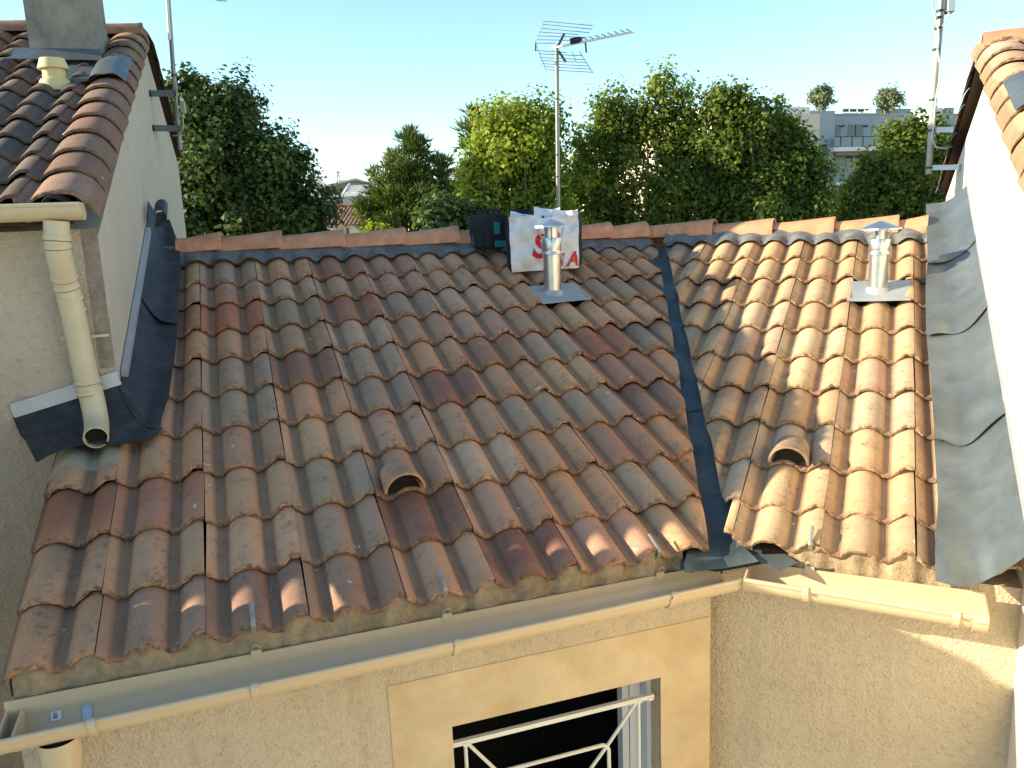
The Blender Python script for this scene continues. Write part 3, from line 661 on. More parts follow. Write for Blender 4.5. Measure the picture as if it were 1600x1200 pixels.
# chimney
ca, ct = LR.hit(44, 92); cb, ct2 = LR.hit(157, 84); cz0 = 0
cc = (LR.pt(ca, ct)+LR.pt(cb, ct2))/2; cw = abs(cb-ca)/2; cd = .32
MB().box(cc+bk*cd+A(0, 0, .75), LHf.r*cw, bk*cd, A(0, 0, 1.2)).obj('chimney', M['chimney'], lh)
ap = [[cc-LHf.r*(cw+.10)+LHf.n*.012+A(0, 0, .05), cc+LHf.r*(cw+.02)+LHf.n*.012+A(0, 0, .05)], [LR.pt(ca-.1, max(ct, ct2)+.02, .02), LR.pt(cb+.04, max(ct, ct2)+.02, .02)], [LR.pt(ca-.15, max(ct, ct2)+.07, .012), LR.pt(cb+.06, max(ct, ct2)+.07, .012)]]
MB().sheet(ap, .004).obj('chimney_flashing', M['lead'], lh, smooth=True, ang=60)
# crumpled lead over the rake beside the chimney
rows = []; ta = LR.hit(190, 120)[1]
for i in range(9):
    t_ = ta+.05-i*.085
    rows.append([LR.pt(x, t_, rake_prof(min(max(x, -.18), .13))-HB+.016+.006*sin(i*2.1+x*40)) for x in [-.34, -.27, -.2]+RX[2:15]])
MB().sheet(rows, .003).obj('rake_flashing', M['lead'], lh, smooth=True)
# plastic vent terminal
va, vt = LR.hit(85, 122, 0)
vb = LR.pt(va, vt, -.03)
MB().lathe(vb, [(.10, -.06), (.10, .0), (.088, .02), (.073, .026), (.073, .085), (.096, .085), (.10, .087), (.078, .155), (.071, .155), (.07, .09)], 20).obj('vent_terminal', M['vent'], lh, smooth=True, ang=35)
# gutter and downpipe of the left house
def lgut(a0, a1, zf, w=.13, off=.13):
    rows = []; 
    for a in (a0, a1): rows.append([LHf.pt(a, zf-w*.5*.98*sin(pi*k/12), off+w/2-w/2*cos(pi*k/12)) for k in range(13)])
    g_ = MB().sheet(rows, .004); g_.tube([LHf.pt(a0, zf+.004, off+w), LHf.pt(a1, zf+.004, off+w)], .0105, 10)
    return g_.obj('gutter', M['gutter_l'], lh, smooth=True, ang=50)
gzl = LHf.hit(64, 322, .26)[1]; gae = LHf.hit(126, 330, .26)[0]
lg = lgut(-5.8, gae, gzl)
w = .13; pts = [LHf.pt(gae, gzl+.012, .12)]+[LHf.pt(gae, gzl-.069*sin(pi*k/10), .195-.069*cos(pi*k/10)) for k in range(11)]+[LHf.pt(gae, gzl+.012, .272)]
n = len(pts); dd = LHf.r*.004
MB().add([p-dd for p in pts]+[p+dd for p in pts], [tuple(range(n)), tuple(range(2*n-1, n-1, -1))]+[(i, (i+1) % n, n+(i+1) % n, n+i) for i in range(n)]).obj('end_cap', M['gutter_l'], lg)
for px in (38,):
    a = LHf.hit(px, 335, .26)[0]; rows = [[LHf.pt(a+da, gzl-.07*sin(pi*k/12), .195-.07*cos(pi*k/12)) for k in range(13)] for da in (-.01, .01)]
    MB().sheet(rows, -.003).obj('gutter_clip', M['gutter_l'], lg, smooth=True)
def L3(px, py, d): a, z = LHf.hit(px, py, d); return LHf.pt(a, z, d)
pp = [L3(88, 345, .195), L3(89, 378, .195), L3(92, 398, .185), L3(97, 420, .14), L3(103, 445, .10), L3(108, 462, .085), L3(141, 618, .075)]
dp = MB().tube(pp, .056, 18).obj('downpipe', M['gutter_l'], lh, smooth=True, ang=50)
s0 = L3(141, 616, .075); zq = A(0, 0, 1); nq = LHf.n
s0 = L3(139.5, 604, .075); mo = L3(150, 684, .25); mv = mo-s0; lat = rL_*(mv@rL_); dz = -mv[2]; dn = mv@nq
e = [s0, s0+lat*.2-zq*dz*.35, s0+lat*.4-zq*dz*.62+nq*dn*.07, s0+lat*.6-zq*dz*.80+nq*dn*.26, s0+lat*.8-zq*dz*.92+nq*dn*.58, mo]
MB().tube(e, .058, 18, cap=False).obj('shoe', M['gutter_l'], dp, smooth=True)
dirs = (e[-1]-e[-2])/np.linalg.norm(e[-1]-e[-2])
MB().lathe(e[-1], [(.058, 0), (.052, .001), (.05, -.06)], 20, axis=dirs).obj('shoe_rim', M['gutter_l'], dp, smooth=True, ang=30)
MB().lathe(e[-1]-dirs*.03, [(0, 0), (.055, 0)], 20, axis=dirs).obj('shoe_hole', M['dark'], dp)
for px, py, dd_, R in ((90, 372, .195, .056), (90.5, 384, .19, .0545), (100, 432, .125, .0565), (104, 447, .10, .056), (108.5, 466, .085, .056), (113, 486, .082, .0545), (136, 596, .077, .056), (140, 612, .075, .0575)):
    i = min(range(len(pp)-1), key=lambda q: abs(np.linalg.norm(L3(px, py, dd_)-(pp[q]+pp[q+1])/2))); dr = (pp[i+1]-pp[i])/np.linalg.norm(pp[i+1]-pp[i])
    c = L3(px, py, dd_); c = pp[i]+dr*((c-pp[i])@dr)
    MB().lathe(c, [(R-.002, -.013), (R+.0045, -.012), (R+.0045, .010), (R-.002, .011)], 20, axis=dr).obj('pipe_collar', M['gutter_l'], dp, smooth=True)
    MB().lathe(c+dr*.013, [(R+.002, -.0015), (R+.002, .0015)], 20, axis=dr).obj('joint_line', M['joint'], dp, smooth=True)
MB().bar(L3(99, 529, .02), L3(99, 529, .06), .02, .02).obj('pipe_clip', M['gutter_l'], dp)
MB().bar(L3(160, 524, .03)-rL_*.05, L3(160, 524, .03)+rL_*.03, .02, .014).obj('pipe_clip', M['gutter_l'], dp)
# white cover strip along the front flashing, strip up the gable
sa0, sz0 = LHf.hit(20, 638, .03); sa1, sz1 = LHf.hit(186, 586, .03)
def on(pl, px, py, d): a, z = pl.hit(px, py, d); return pl.pt(a, z, d)
q0, q1 = on(LHf, 19, 640, .012), on(LHf, 186, 588, .012)
MB().bar(q0-A(0, 0, .012), q1-A(0, 0, .012), .018, .062, up=(0, 0, 1)).bar(q0+A(0, 0, .025), q1+A(0, 0, .025), .03, .012).obj('cover_strip', M['alu'], lh)
def wall_t(i_t):                                         # lateral position on LF (or RF) where the gable meets the roof at distance t
    v0 = LF.pt(0, i_t); k = ((CL-v0)@LHf.r)/(LF.r@LHf.r); return k
t0_, t1_ = LF.hit(184, 578, .12)[1], -1.1*P
cs = [LF.pt(wall_t(t)+.012, t, .15+.03*max(0, -t)) for t in np.linspace(t0_+.10, -.75*P, 14)]
g2 = MB()
for a, b in zip(cs[:-1], cs[1:]): g2.bar(a+LHf.r*.008, b+LHf.r*.008, .032, .04, up=LF.n)
g2.obj('cover_strip', M['alu'], lh)

def apron(fr, walls, edges, t0, t1, off0, lift, m, parent, flip=1, nrow=16, bow=0., curl=0., wav=.006, tuck=None):
    rows = []
    for u in np.linspace(0, 1, nrow):
        row = []
        for v in np.linspace(0, 1, 12):
            t = t0+(t1-t0)*u+(bow*(1-v)**2*(u**3))*-1
            aw = walls(t); ae = edges(t)
            o = off0*(1-min(1, v*1.55))**1.8*(1.0)+lift+wav*sin(7*u+5*v)*sin(4*v+2*u)+wav*.6*sin(19*u+3*v)
            if curl and u < .2: o += curl*((.2-u)/.2)**2*(1-v*.3)
            row.append(fr.pt(aw+(ae-aw)*v, t, o))
        rows.append(row)
    return MB().sheet(rows, .003).obj('flashing', m, parent, smooth=True, ang=60)
def interp(pts):                                        # edge as function of t from photo points
    q = sorted(pts, key=lambda p: p[1]); xs = [p[1] for p in q]; ys = [p[0] for p in q]
    return lambda t: float(np.interp(t, xs, ys))
eL = interp([LF.hit(x, y, .02) for x, y in ((258, 340), (270, 360), (279, 380), (283, 410), (278, 500), (272, 560), (263, 620), (250, 660))])
wl = lambda t: wall_t(t)+.004
apron(LF, wl, eL, LF.hit(235, 340, .1)[1], LF.hit(275, 507, .02)[1], .14, .022, M['zinc'], lh, bow=.28, curl=.07)
apron(LF, wl, eL, LF.hit(272, 470, .02)[1], LF.hit(250, 668, .02)[1], .13, .010, M['zinc'], lh, bow=.22)
# curled offcut at the top of the gable flashing
rows = []; p0 = LF.pt(wall_t(-.35)+.05, -.35, .16)
for u in np.linspace(0, 1, 10):
    th = u*4.2; c = p0+LF.r*(.04*u)+A(0, 0, .0); rr = .085*(1-.45*u)
    rows.append([c+LF.r*(rr*sin(th)+.02)+A(0, 0, .04+rr*(1-cos(th))*.95)+LHf.n*(-.0)+LF.d*s*.16*(1-.4*u) for s in (-1, 0, 1)])
MB().sheet(rows, .003).obj('curled_flashing', M['zinc'], lh, smooth=True)
# front apron
rows = []
for u in np.linspace(0, 1, 9):
    xa, ya = 20+(186-20)*u, 640+(590-640)*u
    lo = np.array([(57, 722), (75, 712), (105, 700), (140, 692), (175, 694), (205, 692), (228, 686), (244, 680), (254, 668)])[int(round(u*8))]
    topp = on(LHf, xa, ya+12, .01); la = LF.hit(lo[0], lo[1], .012); lw = LF.pt(la[0], la[1], .012)
    foot = topp*.45+lw*.55; fa, ft = (foot-LF.O)@LF.r, (foot-LF.O)@LF.d
    rows.append([topp, topp*.72+lw*.28-A(0, 0, .03), LF.pt(fa, ft, .028+.006*sin(u*9)), LF.pt((fa+la[0])/2, (ft+la[1])/2, .015+.008*sin(u*11)), lw])
MB().sheet(rows, .003).obj('flashing', M['zinc'], lh, smooth=True, ang=70)

# ================================================================== RIGHT HOUSE
rh = empty('terraced_house', tuple(RHg.pt(2, -EYE, -3)), 'taller house on the right with a glaring sunlit gable and sand coloured rake tiles', 'house')
rRH = A(cos(PSR), sin(PSR), 0); bkR_ = RHg.r*1.0
RSR = rad(18.9); f0 = -2.6
zc0 = .285+(f0-.4)*math.tan(RSR); RRO = RHg.pt(f0-.2, zc0-.2*math.tan(RSR), -.045); RR = Fr(RRO, PSR, RSR)
d_r = 2.62; zr_r = .285+(d_r-.4)*math.tan(RSR); d_b = 6.1; z_b = zr_r-(d_b-d_r)*math.tan(rad(13.4))
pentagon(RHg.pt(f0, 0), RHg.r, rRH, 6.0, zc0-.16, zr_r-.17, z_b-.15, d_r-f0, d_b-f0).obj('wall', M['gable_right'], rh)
ttr = (d_r-f0+.2)/cos(RSR)
rslopeR = slab('roof_slope', [RR.pt(-.03, -.02, -.1), RR.pt(6, -.02, -.1), RR.pt(6, -ttr, -.1), RR.pt(-.03, -ttr, -.1)], M['under'], rh, .05)
slab('rear_slope', [RHg.pt(d_r, zr_r-.14, -.03), RHg.pt(d_r, zr_r-.14, -6), RHg.pt(d_b+.15, z_b-.14, -6), RHg.pt(d_b+.15, z_b-.14, -.03)], M['ridge_old'], rh, .05)
for j in range(int(ttr/.352)+1):
    put_tile(RR, 0, -j*.352, rslopeR, tone(tuple(A(*random.choice(TAN))*A(.95, 1.14, 1.2)), .1), me=random.choice(RAKEM))
    for k in range(3): put_tile(RR, .19+W*k, -j*.352, rslopeR, tone(tuple(A(*random.choice(TAN))*A(.9, 1.06, 1.1)), .1))
RRr = Fr(RHg.pt(d_b+.2, z_b+.03, -.045), PSR+pi, rad(13.4))
rs2 = slab('rear_boarding', [RRr.pt(-.2, -.05, -.10), RRr.pt(.10, -.05, -.10), RRr.pt(.10, -3.6, -.10), RRr.pt(-.2, -3.6, -.10)], M['under'], rh, .03)
for j in range(10): put_tile(RRr, 0, -j*.352, rs2, tone(random.choice(OLD), .1), me=random.choice(RAKE))
x0 = .06
while x0 > -5:
    p, q = RHg.pt(d_r-.09, zr_r-.055, x0), RHg.pt(d_r-.09, zr_r-.055, x0-.42); ridge_tile(p, q+rRH*.03, rh, M['ridge'], .096, .09); x0 -= .42
ridge_end(RHg.pt(d_r+.006, zr_r-.052, -.024), rRH, .09, rh)
rows = []; ta = RR.hit(1575, 168)[1]
for i in range(12):
    t_ = ta-i*.055
    rows.append([RR.pt(x, t_, rake_prof(-min(max(x, -.13), .18))-HB+.02+(.006*sin(x*260) if i < 5 else .004*sin(i*2.3+x*30))) for x in [-v for v in RX[:15]][::-1]+[.26, .34]])
MB().sheet(rows, .003).obj('rake_flashing', M['lead'], rh, smooth=True)
# gable flashing of the right house, lying on the middle roof
def wall_tr(t): v0 = RF.pt(0, t); return ((CRt-v0)@rRH)/(RF.r@rRH)
eR = interp([RF.hit(x, y, .02) for x, y in ((1447, 335), (1449, 410), (1446, 450), (1447, 520), (1455, 600), (1460, 690), (1466, 780), (1461, 850), (1464, 900))])
wr = lambda t: wall_tr(t)-.004
tq = [RF.hit(1500, y, .03)[1] for y in (318, 410, 522, 688)]
tb = RF.hit(1500, 905, .0)[1]
for n_, (a, b, l_) in enumerate(((tq[0], tq[1]+.02, .034), (tq[1]-.12, tq[2]+.02, .026), (tq[2]-.12, tq[3]+.02, .018), (tq[3]-.12, tb, .010))):
    rows = []; nr = 16
    for u in np.linspace(0, 1, nr):
        row = []
        for v in np.linspace(0, 1, 13):
            t = a+(b-a)*u-.10*v**3*u**4+.02*sin(9*v+n_*2)*u**3
            aw, ae = wr(t), eR(t); o = .16*(max(0, v*1.5-.5))**1.7+l_+.005*sin(6*u+5*v+n_)*sin(4*v+2*u)+.002*sin(17*u+3*v)+.012*(u > .93)*(.5+.5*sin(7*v+n_))
            if n_ == 3 and u > .78: o += -.05*((u-.78)/.22)**1.5+.02*sin(9*v)*((u-.78)/.22)
            row.append(RF.pt(ae+(aw-ae)*v, t, o))
        rows.append(row)
    MB().sheet(rows, .004).obj('flashing', M['lead'], rh, smooth=True, ang=70)
g3 = MB(); cs = [RF.pt(wall_tr(t)-.014, t, .185) for t in np.linspace(tq[0]-.1, tb-.03, 16)]
for a, b in zip(cs[:-1], cs[1:]): g3.bar(a, b, .024, .06, up=RF.n)
g3.obj('cover_strip', M['alu'], rh)

# ================================================================== THINGS ON THE ROOFS
# flues
def flue(px, py, fr, r, h, label, neck):
    a, t = fr.hit(px, py, -.03); b = fr.pt(a, t, -.03)
    root = empty('flue_pipe', tuple(b), label, 'flue pipe', 'metal flue pipes on the middle roof')
    k = round(a/W-.5); pa0, pa1 = k*W+.012, (k+1)*W-.05
    T = (TL if fr is LF else TR); tl = T[2]*P+.015
    rows = [[fr.pt(x, tl-.335*u, -.022+.018*(1-u)+.004*sin(x*9)) for x in np.linspace(pa0-.03, pa1+.03, 6)] for u in np.linspace(0, 1, 5)]
    MB().sheet(rows, .003).obj('base_plate', M['plate'], root, smooth=True)
    MB().lathe(b, [(r+.03, -.02), (r+.012, .012), (r+.004, .03)], 24).obj('base_collar', M['plate'], root, smooth=True)
    z1 = h*.62; MB().lathe(b, [(r, -.02), (r, z1)], 28).obj('pipe', M['galv'], root, smooth=True)
    MB().lathe(b, [(r+.001, z1-.004), (r+.006, z1), (r+.006, z1+.01), (r+.003, z1+.014), (r+.006, z1+.03), (r+.006, h*.86), (r+.004, h*.87), (r-.004, h*.87), (r-.004, h*.7)], 28).obj('sleeve', M['galv'], root, smooth=True, ang=50)
    MB().lathe(b, [(neck, h*.6), (neck, h*1.06)], 18).obj('neck', M['galv'], root, smooth=True)
    zc = h*1.06; MB().lathe(b, [(.0, zc+.048), (.075, zc+.022), (.132, zc-.004), (.134, zc-.012), (.07, zc+.012), (0, zc+.03)], 12).obj('cone_cap', M['galv'], root, smooth=True, ang=25)
    for q in range(3):
        th = q*2*pi/3+.5; u = A(cos(th), sin(th), 0)
        MB().tube([b+u*(r+.004)+A(0, 0, h*.82), b+u*(r+.03)+A(0, 0, h*.93), b+u*.115+A(0, 0, zc+.003)], .004, 6).obj('strut', M['galv'], root, smooth=True)
    return root
flue(864, 459, LF, .066, .47, 'galvanised flue with a cone cap standing in front of the white sack', .05)
flue(1371, 455, RF, .062, .40, 'shiny sunlit flue with a cone cap on the right roof beside the grey flashing', .03)
# white sack
def sack():
    a0, t0 = LF.hit(800, 424, .02); a1, t1 = LF.hit(905, 417, .02); b0, b1 = LF.pt(a0, t0, .012), LF.pt(a1, t1, .012)
    r = (b1-b0); wd = np.linalg.norm(r); r /= wd; back = A(.03, 1, 0); back /= np.linalg.norm(back); up_ = A(0, 0, 1)
    root = empty('rubble_sack', tuple((b0+b1)/2), 'open white woven sack with red letters and black sides standing against the ridge', 'sack')
    H, D = .405, .26; tilt = .05
    def face(u, v):                                     # u across, v up
        bulge = .022*sin(pi*u)*sin(pi*min(v*1.1, 1))+.020*sin(8*u+5*v)*(.3+v)+.016*sin(13*v-7*u)+.010*sin(23*u+13*v)+.006*sin(41*u-17*v)+.02*max(0, v-.7)*sin(13*u)
        hh = H*(v)*(1+.03*sin(7*u)+.018*sin(19*u+2)+(.05 if u > .4 else 0)*0)
        return b0+r*wd*(u*(1+.04*v)-.02*v)+up_*hh+back*(tilt*v*H*2.2-bulge)
    MB().sheet([[face(u, v) for u in np.linspace(0, 1, 30)] for v in np.linspace(0, 1, 26)], .0025).obj('front_panel', M['sack'], root, smooth=True, ang=70)
    slope_up = lambda d: A(0, 0, min(d*.34, .09))
    for u, s in ((0, -1), (1, 1)):
        MB().sheet([[face(u, v)*(1-k)+(face(u, v)+back*D+slope_up(D)*(1-v))*k+r*s*.035*sin(pi*k) for k in np.linspace(0, 1, 6)] for v in np.linspace(0, 1.0, 9)], .003).obj('side_panel', M['black'], root, smooth=True)
    MB().sheet([[face(u, v)+back*D+slope_up(D)*(1-v)+up_*(.055 if v == 1 else 0)*(1.2-u) for u in np.linspace(0, 1, 8)] for v in np.linspace(0, 1, 6)], .003).obj('back_panel', M['black'], root, smooth=True)
    # crumpled top flaps of the liner
    def flap(u0, u1, h0, h1, dep, m, sd):
        rr = random.Random(sd); rows = []
        for v in np.linspace(0, 1, 6):
            rows.append([face(u, .97)+back*(dep*v+.02+.02*sin(11*u+sd))+up_*((h0+(h1-h0)*(u-u0)/(u1-u0))*sin(pi*.5*v)+.014*sin(17*u+5*v+sd)) for u in np.linspace(u0, u1, 9)])
        MB().sheet(rows, .002).obj('liner_flap', m, root, smooth=True, ang=60)
    flap(.02, .30, .06, .0, .16, M['sack'], 1); flap(.36, .74, .075, .085, .14, M['sack'], 2); flap(.62, 1.0, .06, .05, .1, M['sack'], 3); flap(.2, .5, .03, .05, .22, M['black'], 4)
    # red lettering printed on the front
    def letter(txt, u, v, size, sl_=.25):
        cu = bpy.data.curves.new('letter', 'FONT'); cu.body = txt; cu.size = 1; cu.extrude = .0; cu.shear = sl_; cu.offset = .035
        to = bpy.data.objects.new('letter_tmp', cu); COL.objects.link(to); bpy.context.view_layer.update()
        me = bpy.data.meshes.new_from_object(to.evaluated_get(bpy.context.evaluated_depsgraph_get())); bpy.data.objects.remove(to)
        bm = bmesh.new(); bm.from_mesh(me)
        bmesh.ops.triangulate(bm, faces=bm.faces[:])
        for _ in range(2): bmesh.ops.subdivide_edges(bm, edges=[e for e in bm.edges if e.calc_length() > .12], cuts=1)
        for vt_ in bm.verts:
            U = u+vt_.co.x*size/wd; Vv = v+vt_.co.y*size/H
            p = face(U, Vv)-back*.0035; vt_.co = Vector(p)
        bm.to_mesh(me); bm.free(); me.materials.clear(); o = link('letter', me, root, None, M['red']); return o
    letter('S', .30, .25, .25); letter('O', .47, .50, .15); letter('I', .70, .08, .13); letter('A', .81, .06, .145)
sack()
# tool bag
def tool_bag():
    c = LF.pt(*LF.hit(768, 396, .0)); r = A(.985, .17, 0); bk_ = A(-.17, .985, 0); up_ = A(0, 0, 1)
    base = c+bk_*.10+A(0, 0, .07)
    root = empty('tool_bag', tuple(base-A(0, 0, .06)), 'black and teal tool bag lying on the ridge left of the white sack', 'bag')
    tl = rad(-8); rx = r*cos(tl)+up_*sin(tl)*-1*0+up_*0; ux = up_
    bm = bmesh.new(); bmesh.ops.create_cube(bm, size=1)
    for v in bm.verts:
        x, y, z = v.co; top = z > 0
        v.co = Vector(base+rx*(x*(.30 if top else .26)-(.015 if top else .0))+bk_*(y*(.20 if top else .24))+ux*(z*.26+.10+(.02 if x > 0 and top else 0)))
    bmesh.ops.bevel(bm, geom=bm.edges[:], offset=.03, segments=3, affect='EDGES', profile=.5)
    me = bpy.data.meshes.new('body'); bm.to_mesh(me); bm.free(); me.polygons.foreach_set('use_smooth', [True]*len(me.polygons))
    link('body', me, root, None, M['black'])
    fr_ = lambda x, z, d=.0: base+rx*x-bk_*(.118-z*.06+d)+ux*(z)
    def patch(x0, x1, z0, z1, m, nm='pocket', d=.012):
        mb = MB(); mb.add([fr_(x0, z0, d), fr_(x1, z0, d), fr_(x1, z1, d), fr_(x0, z1, d), fr_(x0, z0, -.03), fr_(x1, z0, -.03), fr_(x1, z1, -.03), fr_(x0, z1, -.03)], [(0, 1, 2, 3), (7, 6, 5, 4), (0, 4, 5, 1), (1, 5, 6, 2), (2, 6, 7, 3), (3, 7, 4, 0)])
        mb.obj(nm, m, root)
    patch(.025, .075, .08, .175, M['teal'], 'strap_pad'); patch(.025, .115, -.02, .03, M['teal'], 'pocket', .025)
    patch(-.06, .0, -.02, .10, M['black'], 'pocket', .02)
    sd = lambda y, z: base-rx*(.136+.03*z)+bk_*y+ux*z
    MB().add([sd(-.09, .0)-rx*.006, sd(-.03, .0)-rx*.006, sd(-.03, .11)-rx*.006, sd(-.09, .11)-rx*.006, sd(-.09, .0)+rx*.03, sd(-.03, .0)+rx*.03, sd(-.03, .11)+rx*.03, sd(-.09, .11)+rx*.03], [(0, 1, 2, 3), (7, 6, 5, 4), (0, 4, 5, 1), (1, 5, 6, 2), (2, 6, 7, 3), (3, 7, 4, 0)]).obj('end_panel', M['teal'], root)
    MB().tube([base+rx*x-bk_*.06+ux*z for x, z in ((-.10, .2), (-.08, .26), (0, .275), (.08, .27), (.11, .21))], .012, 8).obj('handle', M['black'], root, smooth=True)
tool_bag()
# cable coil in the left gutter
mb = MB()
for q in range(6):
    ce = L3(82+q*1.6, 316, .19); R_ = .035+.006*(q % 3); tw = .5*q
    mb.tube([ce+rL_*(R_*cos(x)*1.2)+A(0, 0, -.012+R_*max(-.6, sin(x)))+LHf.n*(.02*sin(x+tw)) for x in np.linspace(0, 2*pi, 17)], .0045, 6)
cb_ = ce.copy(); tag(mb.obj('cable_coil', M['cable'], base=tuple(L3(85, 320, .19)), smooth=True), 'coil of black cable lying in the left house gutter', 'cable')

# centre television aerial
def aerial():
    b = atY(871, 340, 7.55); b[2] = -.35; t = atY(870, 70, 7.55)
    root = empty('television_aerial', tuple(b), 'television aerial with a wire grid reflector on the thin mast behind the ridge', 'aerial')
    MB().tube([b, A(t[0], t[1], t[2])], .0185, 12).obj('mast', M['mast'], root, smooth=True)
    for py in (155, 242, 276): c = atY(870.5, py, 7.55); MB().lathe(c, [(.018, -.006), (.021, -.005), (.021, .005), (.018, .006)], 14).obj('mast_clip', M['steel_dark'], root, smooth=True)
    hub = atY(868, 74, 7.50); tip = atY(988, 50, 7.15); d = tip-hub; L = np.linalg.norm(d); d /= L
    MB().bar(hub-d*.04, tip, .016, .016).obj('boom', M['white'], root)
    side = np.cross(d, A(0, 0, 1)); side /= np.linalg.norm(side); upv = np.cross(side, d)
    el = lambda f, l: (hub+d*L*f-side*l+upv*.012, hub+d*L*f+side*l+upv*.012)
    for f in (.33, .42, .50, .58, .66, .74, .82, .90, .97):
        MB().tube(el(f, .085), .0035, 6).obj('director', M['steel_dark'], root)
    MB().box(hub+d*L*.28+upv*.02, d*.045, side*.03, upv*.022).obj('dipole_box', M['black'], root)
    MB().tube([hub+d*L*.40, hub+d*L*.41-A(0, 0, .09)], .008, 6).obj('cable_drop', M['cable'], root)
    # corner reflector: two wire grids
    rv = A(CR[0], CR[1], 0); rv /= np.linalg.norm(rv)
    G = {}
    for s, pts in ((1, ((862, 78), (850, 33), (925, 41), (905, 68))), (-1, ((862, 80), (853, 108), (927, 113), (905, 85)))):
        pass
    grid_lines = [((838, 65), (880, 75)), ((838, 72), (868, 80))]
    for n_, (y0, y1, x0, x1) in enumerate(((33, 40, 850, 926), (38, 45.5, 849, 925), (44, 51, 846, 921), (50, 54, 843, 904), (56, 58.5, 841, 918), (62, 63, 839, 890), (67.5, 67.5, 838, 868))):
        p, q_ = atY(x0, y0, 7.62-.02*n_), atY(x1, y1, 7.42-.0*n_); MB().tube([p, q_], .0032, 6).obj('reflector_rod', M['mast'], root)
    for n_, (y0, y1, x0, x1) in enumerate(((79, 82, 838, 885), (84, 87, 841, 910), (90, 93, 843, 913), (94.5, 97.5, 845, 915), (99.5, 103, 847, 919), (104, 108, 850, 923), (109, 113, 853, 927))):
        p, q_ = atY(x0, y0, 7.5+.02*n_), atY(x1, y1, 7.42); MB().tube([p, q_], .0032, 6).obj('reflector_rod', M['mast'], root)
    for pts in (((882, 52), (872, 72)), ((873, 80), (884, 97))):
        MB().bar(atY(*pts[0], 7.5), atY(*pts[1], 7.5), .012, .02).obj('reflector_arm', M['steel_dark'], root)
    for pts in (((850, 33), (837, 68), (853, 109)), ((893, 80), (900, 95)), ((905, 80), (926, 113))):
        MB().tube([atY(*p, 7.58) for p in pts], .0032, 6).obj('reflector_wire', M['mast'], root)
    MB().bar(atY(837, 65, 7.6), atY(837, 80, 7.6), .01, .012).obj('reflector_end', M['steel_dark'], root)
aerial()
# mast on the left gable
def left_mast():
    a, z = LHg.hit(236, 147); px_t = 271
    best = min(np.linspace(.02, .8, 157), key=lambda d: abs((lambda X: 800+F*(X@CR)/(X@CF)-px_t)(LHg.pt(a, z, d)))) if False else None
    n = LHf.r; s = a
    def proj_(X): return 800+F*(X@CR)/(X@CF)
    base = LHf.pt(0, z, -s)
    d = min(np.linspace(.02, 1.2, 237), key=lambda q: abs(proj_(base+n*q)-272))
    P0 = base+n*d; Y = P0[1]
    zb = atY(283, 236, Y)[2]; zt = zb+2.6
    root = empty('aerial_mast', (P0[0], P0[1], zb), 'grey aerial mast held by two brackets on the shaded left gable', 'mast')
    b = A(P0[0], P0[1], zb); lo = atY(282, 234, Y); mi = atY(273.5, 145, Y); tp = atY(263.5, 8, Y); t2 = tp+(tp-mi)*1.1
    MB().tube([lo, mi, tp, t2], .019, 12).obj('mast', M['mast'], root, smooth=True)
    MB().tube([atY(262, 2, Y-.03)+(tp-mi)*.6, atY(265, 62, Y-.03)], .014, 8).obj('cable_cover', M['white'], root, smooth=True)
    for py in (118,): c = atY(271, py, Y); MB().lathe(c, [(.019, -.012), (.0225, -.01), (.0225, .01), (.019, .012)], 12, axis=mi-lo).obj('mast_clip', M['steel_dark'], root, smooth=True)
    for (x0, y0, x1, y1) in ((233, 146, 272, 146), (238, 200, 279, 201)):
        aa, zz = LHg.hit(x0, y0); w0 = LHf.pt(0, zz, -aa); w1 = atY(x1, y1, Y)
        MB().bar(w0, w1, .05, .05).obj('wall_bracket', M['steel_dark'], root)
    MB().tube([atY(x, y, Y-.02) for x, y in ((276, 128), (276, 160), (279, 175), (286, 185), (286, 203), (280, 211), (270, 212))], .0065, 6).obj('cable', M['mast_pale'], root, smooth=True)
    c = atY(286, 168, Y); MB().box(c, CR*.018, CF*.02, A(0, 0, .05)).obj('junction_box', M['mast_pale'], root)
    # aerial elements reaching down into view
    bo = [atY(300, -22, Y), atY(352, -6, Y-.2)]
    MB().tube([t2, bo[0]], .008, 6).obj('aerial_boom', M['mast'], root); MB().tube([atY(322, -6, Y-.2), atY(341, 1, Y-.2), atY(355, 1.5, Y-.2)], .004, 6).obj('aerial_rod', M['mast'], root)
    MB().tube([bo[0], atY(322, -6, Y-.2)], .005, 6).obj('aerial_rod', M['mast'], root)
left_mast()
